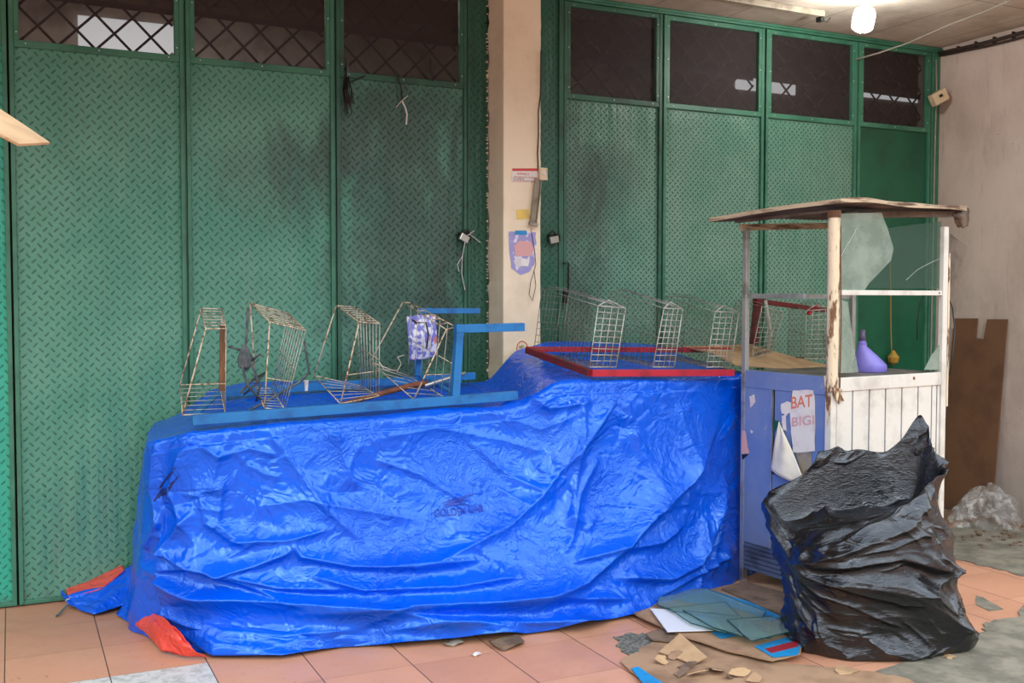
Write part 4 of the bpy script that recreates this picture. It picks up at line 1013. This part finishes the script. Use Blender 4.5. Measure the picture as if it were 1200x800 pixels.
# ------------------------------------------------------------------ cardboard and glass on the floor
def sheet(nm, px, m, h, t_, label, cat, amp=.006, n=4, seed=1, lift=None, par=None, group=None):
    P_ = [Vector(az(x, y, h+(lift[i] if lift else 0))) for i, (x, y) in enumerate(px)]
    P_ = jag(P_, amp, n, seed); s_ = MB(); s_.slab(P_, t_, (0, 0, 1)); o = s_.build(nm, m, par)
    if label and par is None: tag(o, label, cat, group)
    elif label: o['label'] = label
    return o
sheet('cardboard_sheet', [(727, 775), (765, 752), (800, 744), (860, 765), (940, 779), (1010, 786), (1065, 796), (1110, 830), (820, 850)], m_card, .010, .005, 'large torn tan cardboard sheet at the bottom edge, under everything else', 'cardboard', .012, 6, 3)
sheet('cardboard_sheet', [(728, 712), (738, 702), (775, 706), (812, 735), (835, 745), (795, 738), (752, 724)], m_card_d, .016, .012, 'dark damp layered cardboard end poking out beside the tarpaulin', 'cardboard', .008, 4, 4, lift=[.02, .015, .02, 0, 0, 0, .005])
cb = thing('cardboard_box', az(860, 730, .02), 'flattened brown carton with blue and red print under the glass sheets', 'cardboard box')
sheet('flap', [(745, 720), (790, 700), (866, 683), (922, 686), (950, 712), (938, 766), (905, 774), (850, 762), (800, 745)], m_card, .030, .007, None, None, .005, 5, 5, par=cb)
sheet('flap', [(845, 690), (872, 681), (948, 702), (938, 726), (915, 720)], m_card_d, .040, .005, 'darker brown flap', None, .003, 3, 6, par=cb)
sheet('printed_panel', [(775, 697), (830, 690), (882, 706), (915, 722), (905, 728), (860, 712), (800, 704)], m_bluepr, .037, .0015, 'blue print', None, .002, 3, 7, par=cb)
sheet('printed_panel', [(884, 757), (932, 744), (939, 756), (935, 767), (906, 770)], m_bluepr, .037, .0015, 'blue print', None, .001, 2, 8, par=cb)
sheet('printed_stripe', [(896, 760), (934, 750), (936, 757), (904, 765)], m_redpr, .0385, .0012, 'dark red stripe', None, .001, 2, 9, par=cb)
sheet('printed_panel', [(834, 741), (852, 737), (866, 744), (845, 748)], m_bluepr, .037, .0015, 'blue print', None, .001, 2, 19, par=cb)
q0, q1 = az(853, 697, .044), az(905, 713, .044); text('CARTON', 'lettering', m_paper, cb, q0, Vector(q1)-Vector(q0), (.35, .9, 0), .035, .30) if False else None
sheet('white_board', [(762, 713), (830, 716), (848, 738), (782, 740)], m_whitep, .046, .004, 'white board lying under the glass sheets on the flattened carton', 'board', .0005, 2, 10)
GL = [([(776, 692), (830, 690), (866, 704), (898, 716), (890, 727), (840, 724), (790, 716), (770, 708)], .058, 'widest sheet of broken glass, on top at the back of the stack by the tarpaulin'),
      ([(782, 712), (850, 705), (880, 735), (850, 742), (810, 730)], .064, 'middle sheet of broken glass with a curved edge over the white board'),
      ([(800, 715), (868, 722), (905, 748), (868, 745), (835, 735)], .070, 'narrow sheet of broken glass pointing to the lower right'),
      ([(852, 726), (905, 722), (935, 738), (880, 751)], .076, 'four-sided sheet of broken glass nearest the black sack')]
for i, (px, h, lb) in enumerate(GL):
    o = thing('glass_sheet', az(*px[0], h), lb, 'glass')
    P_ = jag([Vector(az(x, y, h)) for x, y in px], .004, 3, 20+i); s_ = MB(); s_.slab(P_, .004, (0, 0, 1)); s_.build('pane', m_glass_floor, o)
    s_ = MB(); Q = [p for p in P_]; s_.tube(Q+[Q[0]], .0028, 4); s_.build('cut_edge', m_edge, o)
sheet('cardboard_piece', [(772, 764), (797, 742), (829, 770), (812, 778), (790, 770)], m_card_l, .020, .005, 'small pale cardboard offcut tilted up in front of the glass', 'cardboard', .002, 3, 11, lift=[.0, .05, .02, 0, 0])
sheet('cardboard_piece', [(757, 742), (775, 736), (800, 744), (790, 752), (765, 750)], m_card_d, .022, .005, 'grey brown cardboard scrap over the gravel hole', 'cardboard', .004, 3, 12)
sheet('plastic_sleeve', [(740, 783), (748, 781), (775, 799), (790, 815), (760, 808)], m_bluepr, .018, .003, 'blue glossy printed sleeve at the bottom edge under torn cardboard', 'sleeve', .002, 3, 13)
# torn flakes along the ripped edge of the big sheet
for i, (x, y) in enumerate([(776, 776), (792, 770), (806, 782), (818, 790), (838, 786), (852, 794), (868, 790), (884, 796), (798, 790)]):
    q = np.random.default_rng(60+i); P0 = Vector(az(x, y, .018)); n = 8; L = q.uniform(.025, .055); P_ = []
    for k in range(n):
        a = 2*math.pi*k/n; P_.append(P0+Vector((math.cos(a)*L*1.3*q.uniform(.35, 1), math.sin(a)*L*q.uniform(.3, 1), .012*math.sin(a+i)+.010)))
    s_ = MB(); s_.slab(P_, .003, (0, 0, 1)); tag(s_.build('cardboard_flake', (m_card_l, m_card, m_card_d)[i % 3]), 'torn curled flake along the ripped edge of the big tan cardboard', 'cardboard', 'torn cardboard flakes')
def scrap(px, py, s0, m, label, cat, seed, nm):
    q = np.random.default_rng(seed); c_ = np.array(az(px, py, .0)); n = 9; pts = []
    for k in range(n):
        a = 2*math.pi*k/n; rr_ = s0*q.uniform(.6, 1.1); pts.append(c_+np.array((math.cos(a)*rr_*1.2, math.sin(a)*rr_, .004+abs(math.sin(a*1.5))*s0*.25)))
    s_ = MB(); s_.slab(pts, .002, (0, 0, 1)); return tag(s_.build(nm, m), label, cat)
scrap(594, 756, .085, m_card_d, 'torn grey brown paper scrap on the tiles at the tarpaulin hem', 'paper', 1, 'paper_scrap')
scrap(533, 755, .05, m_patch, 'small grey paper scrap on the tiles left of the torn one', 'paper', 2, 'paper_scrap')
scrap(990, 789, .06, m_card_l, 'dry crumpled leaf at the foot of the black sack', 'leaf', 3, 'dry_leaf')
scrap(1112, 771, .028, m_card_l, 'small tan leaf on the cement by the black sack', 'leaf', 4, 'dry_leaf')
scrap(558, 768, .022, m_paper, 'tiny white paper sliver on a tile joint', 'paper', 5, 'paper_scrap')
# ------------------------------------------------------------------ right wall: leaning hardboard, clear bag
XW = 6.53
lb_ = MB(); pts = [(1118, 373), (1146, 373), (1144, 396), (1153, 397), (1157, 374), (1181, 374), (1163, 585), (1100, 592)]
P_ = []
for x, y in pts:
    p = ax(x, y, XW-.02); lean = .10*(1-max(0, min(1, p[2]/1.43)))+.016; P_.append(Vector(ax(x, y, XW-lean)))
base = P_[6].z
for p in P_: p.z -= 0
P_[6].z = .003; P_[7].z = .003
lb_.slab(P_, .008); tag(lb_.build('hardboard_sheet', m_board), 'brown hardboard sheet with a notched top leaning against the right wall', 'board')
cbp = az(1168, 612); t = NT('clear_crinkled_plastic'); t.fin(lin((214, 214, 212)), .12, 0, t.bump(t.noise(18, 4, .6, dist=1.5), .8, .03))
tr = t.n.new('ShaderNodeBsdfTransparent'); mx = t.n.new('ShaderNodeMixShader'); t.link(t.ramp(t.noise(14, 5, .65, dist=1), .35, .7, .92, .45), mx.inputs[0])
t.link(t.b.outputs[0], mx.inputs[1]); t.link(tr.outputs[0], mx.inputs[2]); t.link(mx.outputs[0], t.out.inputs[0]); m_clear = t.m
A_ = []; q = np.random.default_rng(8); nth = 60; C0 = np.array((6.22, -.78, 0))
for i in range(34):
    v = i/33; ph = v*math.pi/2; row = []
    for k in range(nth):
        a = 2*math.pi*k/nth; rr_ = math.cos(ph)**.6*(1+.12*math.sin(3*a+5*v)+.10*math.sin(7*a+9*v)+.06*math.sin(13*a-7*v))
        row.append(C0+np.array((math.cos(a)*rr_*.24, math.sin(a)*rr_*.20, .004+math.sin(ph)*.20*(1+.35*math.cos(a-.6)+.12*math.sin(5*a)))))
    A_.append(row)
s_ = MB(); s_.grid(np.array(A_), wrap=True); tag(s_.build('plastic_bag', m_clear, smooth=True), 'crumpled clear plastic bag on the floor by the right wall', 'plastic bag')
s_ = MB(); q = np.random.default_rng(9)
for k in range(60):
    s_.box((q.uniform(5.6, 6.5), q.uniform(-1.35, -.9), .008), (q.uniform(.01, .04), q.uniform(.01, .03), q.uniform(.006, .016)), q.uniform(0, 3))
tag(s_.build('rubble', m_card_d), 'crumbs of dirt and leaf litter on the muddy floor by the right wall', 'dirt', kind='stuff')
# ------------------------------------------------------------------ pillar fittings
YP = CY-.002
def pp(px, py, y=YP): return Vector(ay(px, py, y))
def plaque(nm, px, m, y=YP, t_=.002, seed=None, amp=.002):
    P_ = [pp(a, b_, y) for a, b_ in px]
    if seed: P_ = jag(P_, amp, 3, seed); P_ = [Vector((p.x, y, p.z)) for p in P_]
    s_ = MB(); s_.slab(P_, t_); return s_, nm, m
def PB(nm, px, m, par=None, **k): s_, a, b_ = plaque(nm, px, m, **k); return s_.build(nm, m, par)
sg = thing('warning_sign', pp(620, 210), 'small red and white printed notice on the pillar', 'sign')
PB('board', [(600, 197), (633, 197), (633, 213), (600, 213)], m_paper, sg, t_=.003)
PB('header_band', [(600.5, 197.3), (632.5, 197.3), (632.5, 200.3), (600.5, 200.3)], m_red, sg, y=YP-.002, t_=.001)
a_, b_ = pp(606, 204.6, YP-.003), pp(620, 204.6, YP-.003); text('AWAS !!', 'lettering', m_red, sg, a_, (1, 0, 0), (0, 0, 1), .014, (b_-a_).length)
for k, (yy, x0_, x1_) in enumerate([(207, 602, 630), (209.3, 602, 614), (211.5, 602, 629)]):
    a_, b_ = pp(x0_, yy+.5, YP-.003), pp(x1_, yy+.5, YP-.003); text('DILARANG PARKIR' if k == 0 else ('DI DEPAN' if k == 1 else 'PINTU INI'), 'lettering', m_red if k != 1 else m_black, sg, a_, (1, 0, 0), (0, 0, 1), .007, (b_-a_).length)
sk = thing('wall_socket', pp(637, 204), 'cream wall socket box on the right edge of the pillar', 'socket')
s_ = MB(); c_ = pp(636, 204, YP-.018); s_.box(c_, (.052, .034, .075)); s_.build('housing', m_cream, sk, bevel=.004)
s_ = MB(); s_.box(c_+Vector((0, -.018, .005)), (.022, .003, .022)); s_.build('face', m_paper, sk)
ch = thing('cable_trunking', pp(626, 235), 'short grey plastic trunking hanging from the socket on the pillar', 'trunking')
s_ = MB(); a0, a1 = pp(630, 209, YP-.012), pp(624, 262, YP-.014); s_.bar(a0, a1, .040, .005, (0, 1, 0))
for sd in (-1, 1): s_.bar(a0+Vector((sd*.019, -.010, 0)), a1+Vector((sd*.019, -.010, 0)), .003, .022, (0, 1, 0))
s_.build('channel', m_greyplast, ch)
s_ = MB(); s_.box(a1+Vector((0, -.012, -.004)), (.054, .024, .020), ry=.2); s_.build('end_cap', m_greyplast, ch)
t = NT('lilac_poster_print'); ob = t.mix(t.ramp(t.noise(20, 3, .5), .52, .6), lin((150, 148, 200)), lin((214, 212, 226))); m_poster = t.fin(ob, .6)
PS = thing('poster', pp(612, 295), 'torn purple and white advert pasted on the pillar', 'poster')
PB('sheet', [(596, 271), (628, 272), (628, 290), (626, 310), (621, 318), (610, 322), (599, 314), (597, 295)], m_poster, PS, seed=4, amp=.004)
PB('header_band', [(604, 270), (617, 270), (618, 275), (603, 275)], m_bluepr, PS, y=YP-.003, t_=.001)
PB('printed_panel', [(602, 288), (609, 282), (622, 283), (626, 292), (622, 300), (604, 300)], m_pink, PS, y=YP-.003, t_=.001, seed=6)
PB('printed_panel', [(602, 305), (612, 302), (621, 305), (619, 312), (604, 311)], m_paper, PS, y=YP-.003, t_=.001, seed=7)
o = PB('yellow_sticker', [(605, 246), (620, 245), (621, 256), (606, 257)], m_yellow, seed=9); tag(o, 'faded yellow sticker on the pillar above the advert', 'sticker')
o = PB('faded_sticker', [(604, 175), (620, 174), (621, 187), (605, 188)], m_faded, seed=10) if False else None
st = thing('round_sticker', pp(611, 408), 'red ringed round sign stuck low on the pillar', 'sticker')
s_ = MB(); c_ = pp(612, 408, YP-.001); s_.tube([c_+Vector((math.cos(a)*.036, 0, math.sin(a)*.043)) for a in np.linspace(0, 2*math.pi, 26)], .0025, 5); s_.build('ring', m_red, st)
text('NO', 'lettering', m_black, st, c_+Vector((-.018, -.002, -.002)), (1, 0, .2), (-.2, 0, 1), .018, .030)
text('SIGN', 'lettering', m_black, st, c_+Vector((-.020, -.002, -.024)), (1, 0, .2), (-.2, 0, 1), .014, .040) if False else None
cbw = MB(); cbw.tube([pp(x, y, CY-.006) for x, y in [(634, 60), (633.5, 110), (631, 130), (631, 160), (630, 180), (631, 205)]], .004, 6)
cbw.tube([pp(x, y, CY-.008) for x, y in [(622, 268), (626, 290), (628, 310), (622, 330), (620, 345), (624, 352), (628, 335), (626, 318)]], .002, 5)
o = cbw.build('electric_cable', m_darkcable, smooth=True); tag(o, 'thin dark cable running down the right edge of the pillar', 'cable')
# padlocks on the folding doors
def padlock(px, py, label, tilt, wires):
    c_ = Vector(ay(px, py, -.045)); o = thing('padlock', c_, label, 'padlock')
    s_ = MB(); s_.box(c_, (.060, .028, .045), ry=tilt); s_.build('body', m_chrome, o, bevel=.004)
    s_ = MB(); R_ = Matrix.Rotation(tilt, 3, 'Y'); s_.tube([c_+R_ @ Vector((math.cos(a)*.022, 0, .02+math.sin(a)*.035)) for a in np.linspace(0, math.pi, 10)], .006, 6); s_.build('shackle', m_black, o, smooth=True)
    s_ = MB(); s_.box(c_+Vector((.012, .022, .012)), (.08, .03, .05)); s_.build('hasp', m_gap, o, bevel=.004)
    if wires:
        s_ = MB()
        for w_ in wires: s_.tube([Vector(ay(x, y, -.06)) for x, y in w_], .0022, 4)
        s_.build('tie_wire', m_paper, o)
padlock(544, 279, 'steel padlock with white ties on the door left of the pillar', .5, [[(550,274),(558,280),(563,284)], [(545,283),(542,300),(536,310),(538,318)], [(542,300),(541,320),(545,340)], [(548,276),(556,270)]])
padlock(649, 281, 'steel padlock with black shackle on the door right of the pillar', -.2, None)
s_ = MB(); hp = [Vector(ay(x, y, -.03)) for x, y in [(660, 308), (666, 308), (666, 345), (661, 352)]]; s_.tube(hp, .006, 6); s_.bar(Vector(ay(662, 340, -.03)), Vector(ay(662, 356, -.03)), .02, .02); o = s_.build('door_handle', m_gap, smooth=False); tag(o, 'thin black pull handle on the first door right of the pillar', 'handle')
# ribbons of black plastic and wire caught on the third leaf
q = random.Random(4); s_ = MB()
for k in range(26):
    x = 404+q.uniform(-3, 9); s_.tube([Vector(ay(406+q.uniform(-2, 3), 88, -.03)), Vector(ay(x, 105, -.035-q.uniform(0, .02))), Vector(ay(x+q.uniform(-1, 4), 118+q.uniform(0, 18), -.03))], .0028, 4)
s_.tube([Vector(ay(x, y, -.03)) for x, y in [(405, 68), (407, 78), (406, 90)]], .009, 6); s_.tube([Vector(ay(x, y, -.03)) for x, y in [(409, 97), (418, 93), (428, 89)]], .004, 5)
tag(s_.build('plastic_ribbons', m_black), 'shredded black plastic ribbons hanging from the door window corner', 'ribbons')
s_ = MB(); s_.tube([Vector(ay(x, y, -.03)) for x, y in [(463, 82), (466, 90), (470, 105), (471, 118)]], .006, 5); o = thing('tie_strap', ay(470, 110, -.03), 'black strap with a white end hanging below the third door window', 'strap'); s_.build('strap', m_black, o)
s_ = MB(); s_.tube([Vector(ay(x, y, -.035)) for x, y in [(471, 118), (475, 126), (477, 134), (476, 146)]], .005, 5); s_.tube([Vector(ay(x, y, -.035)) for x, y in [(464, 126), (470, 119), (478, 112)]], .0025, 4); tag(s_.build('strap_end', m_paper, o), 'white end')
s_ = MB(); s_.tube([Vector(ay(x, y, -.03)) for x, y in [(505, 68), (504, 80), (507, 95)]], .006, 5); tag(s_.build('tie_strap', m_black), 'short black strap on the right of the third door window', 'strap')
# mustard cord and rag seen through the cart
s_ = MB(); s_.tube([Vector(ay(x, y, -.04)) for x, y in [(1043, 300), (1044, 340), (1044, 380), (1045, 412)]], .0035, 5)
s_.lathe(Vector(ay(1047, 418, -.06)), [(.004, -.06), (.035, -.04), (.045, -.005), (.02, .03), (.006, .05)], 9); tag(s_.build('hanging_cord', m_yellowcord), 'mustard cord with a knotted end hanging on the plain door behind the cart', 'cord')
# ------------------------------------------------------------------ ceiling fittings and lamp
LZ = 3.36; LP_ = Vector(az(1012, 23, LZ-.02))
lamp = thing('ceiling_lamp', (LP_.x, LP_.y, TOP), 'glowing white drum shaped bulb under the ceiling', 'lamp')
t = NT('glowing_bulb'); t.fin((1, 1, 1, 1), .4); t.b.inputs['Emission Color'].default_value = (1, .97, .93, 1); t.b.inputs['Emission Strength'].default_value = 130; m_bulb = t.m
Rt = Matrix.Rotation(math.radians(12), 3, 'Y')
s_ = MB(); s_.lathe(LP_, [(.0, -.070), (.045, -.068), (.062, -.055), (.066, -.02), (.066, .03), (.058, .06), (.03, .072)], 28, Rt); s_.build('bulb', m_bulb, lamp, smooth=True)
s_ = MB(); s_.lathe(LP_+Vector((.012, 0, .07)), [(.022, 0), (.022, .035), (.034, .04), (.036, TOP-LP_.z-.071)], 18); s_.build('lamp_holder', m_cream, lamp)
fx = thing('light_fitting', Vector(az(905, 9, 3.48)), 'empty grey tube light batten screwed to the ceiling', 'light fitting')
s_ = MB(); a0, a1 = Vector(az(838, -4, 3.49)), Vector(az(964, 17, 3.49)); s_.bar(a0, a1, .05, .04); s_.build('batten', m_greyplast, fx, bevel=.004)
s_ = MB(); s_.box(a1+Vector((-.02, 0, -.035)), (.03, .05, .03)); s_.tube([a1+Vector((0, 0, -.04)), a1+Vector((.03, -.01, -.05)), a1+Vector((.05, -.02, -.02))], .004, 5); s_.build('lamp_socket', m_gap, fx)
s_ = MB(); s_.tube([Vector(ay(1002, 70, -.02)), Vector(az(1030, 62, 3.37)), Vector(az(1065, 50, 3.41)), Vector(az(1110, 30, 3.45)), Vector(az(1150, 15, 3.475)), Vector(az(1190, -2, 3.485)), Vector(az(1215, -14, 3.495))], .006, 6)
tag(s_.build('electric_cable', m_wirecable, smooth=True), 'grey cable sagging from the far door to the ceiling', 'cable')
s_ = MB(); s_.tube([(6.50, y, 3.47+.012*math.sin(y*3)) for y in np.linspace(-.03, -2.2, 20)], .014, 7); s_.tube([(6.505, y, 3.44+.012*math.sin(y*4+1)) for y in np.linspace(-.03, -2.2, 20)], .009, 6)
for y in np.arange(-.2, -2.2, -.16): s_.box((6.512, y, 3.462), (.03, .008, .05))
tag(s_.build('conduit', m_darkcable, smooth=True), 'dark wiring conduit along the top of the right wall', 'conduit')
s_ = MB(); s_.tube([(6.47, -.03, 3.42), (6.475, -.035, 3.2), (6.472, -.03, 2.6), (6.47, -.03, 1.2), (6.47, -.03, .01)], .006, 6); tag(s_.build('electric_pipe', m_wirecable, smooth=True), 'thin pale pipe running down beside the last door', 'pipe')
jb = thing('junction_box', ay(1102, 113, -.10), 'old cream junction box in the far corner below the conduit', 'junction box')
s_ = MB(); c_ = Vector(ay(1100, 114, -.13)); s_.box(c_, (.13, .06, .09), ry=-.5, rz=-.2); s_.build('housing', m_cream, jb, bevel=.006)
s_ = MB(); s_.box(c_+Vector((-.012, -.034, .006)), (.03, .004, .02), ry=-.5, rz=-.2); s_.build('socket_hole', m_gap, jb)
s_ = MB(); s_.bar(c_+Vector((.04, .02, .0)), Vector((6.529, -.08, c_.z+.01)), .04, .04); s_.build('bracket', m_cream, jb)
s_ = MB(); s_.slab([Vector(ax(x, y, 6.529)) for x, y in [(1111, 206), (1113, 205), (1113, 212), (1115, 217), (1112, 219), (1110, 213)]], .002); tag(s_.build('wall_mark', m_gap), None, None, kind='structure') if False else None
# tan sheet poking in from the left
DQ = 2.6
def pr(px, py, dd): return Vector(CAM+_ray(px, py)*dd)
s_ = MB(); s_.slab([pr(-60, 96, 2.75), pr(0, 129, 2.65), pr(26, 146, 2.62), pr(58, 168, 2.6), pr(22, 170, 2.45), pr(6, 161, 2.42), pr(-60, 128, 2.4)], .006)
tag(s_.build('cardboard_awning', m_card_l), 'corner of a pale tan board jutting in at the left edge', 'board')
# ------------------------------------------------------------------ light
W_ = bpy.data.worlds.new('sky'); S.world = W_; W_.use_nodes = True; nt_ = W_.node_tree
bgn = nt_.nodes['Background']; tcw = nt_.nodes.new('ShaderNodeTexCoord'); sp = nt_.nodes.new('ShaderNodeSeparateXYZ'); nt_.links.new(tcw.outputs['Generated'], sp.inputs[0])
rp_ = nt_.nodes.new('ShaderNodeValToRGB'); nt_.links.new(sp.outputs[2], rp_.inputs[0])
cr_ = rp_.color_ramp; cr_.elements[0].position = 0.0; cr_.elements[0].color = (.22, .22, .22, 1); cr_.elements[1].position = .9; cr_.elements[1].color = (1.15, 1.25, 1.4, 1)
e_ = cr_.elements.new(.22); e_.color = (.34, .35, .35, 1); e_ = cr_.elements.new(.33); e_.color = (1.6, 1.6, 1.62, 1); e_ = cr_.elements.new(.55); e_.color = (1.6, 1.65, 1.72, 1)
nt_.links.new(rp_.outputs[0], bgn.inputs[0]); bgn.inputs[1].default_value = 1.85
def area(nm, loc, rot, sx, sy, en, colr):
    l = bpy.data.lights.new(nm, 'AREA'); l.shape = 'RECTANGLE'; l.size = sx; l.size_y = sy; l.energy = en; l.color = colr
    o = bpy.data.objects.new(nm, l); COL.objects.link(o); o.location = loc; o.rotation_euler = rot; return o
area('interior_fill', (1.2, 2.0, 4.1), (0, 0, 0), 1.2, .3, 45, (1, .92, .86))  # added fill lights without fittings, to brighten the shop interior
area('interior_fill', (5.0, 2.0, 4.1), (0, 0, 0), 1.2, .3, 5, (1, .9, .8))
sun = bpy.data.lights.new('sun', 'SUN'); sun.energy = .5; sun.angle = math.radians(25); sun.color = (1, .96, .9)
so = bpy.data.objects.new('sun', sun); COL.objects.link(so); so.rotation_euler = (math.radians(58), 0, math.radians(-18)); so.location = (-3, -9, 8)
V_ = S.view_settings; V_.view_transform = 'Standard'; V_.look = 'None'; V_.exposure = 0.0; V_.gamma = 1; V_.use_curve_mapping = False
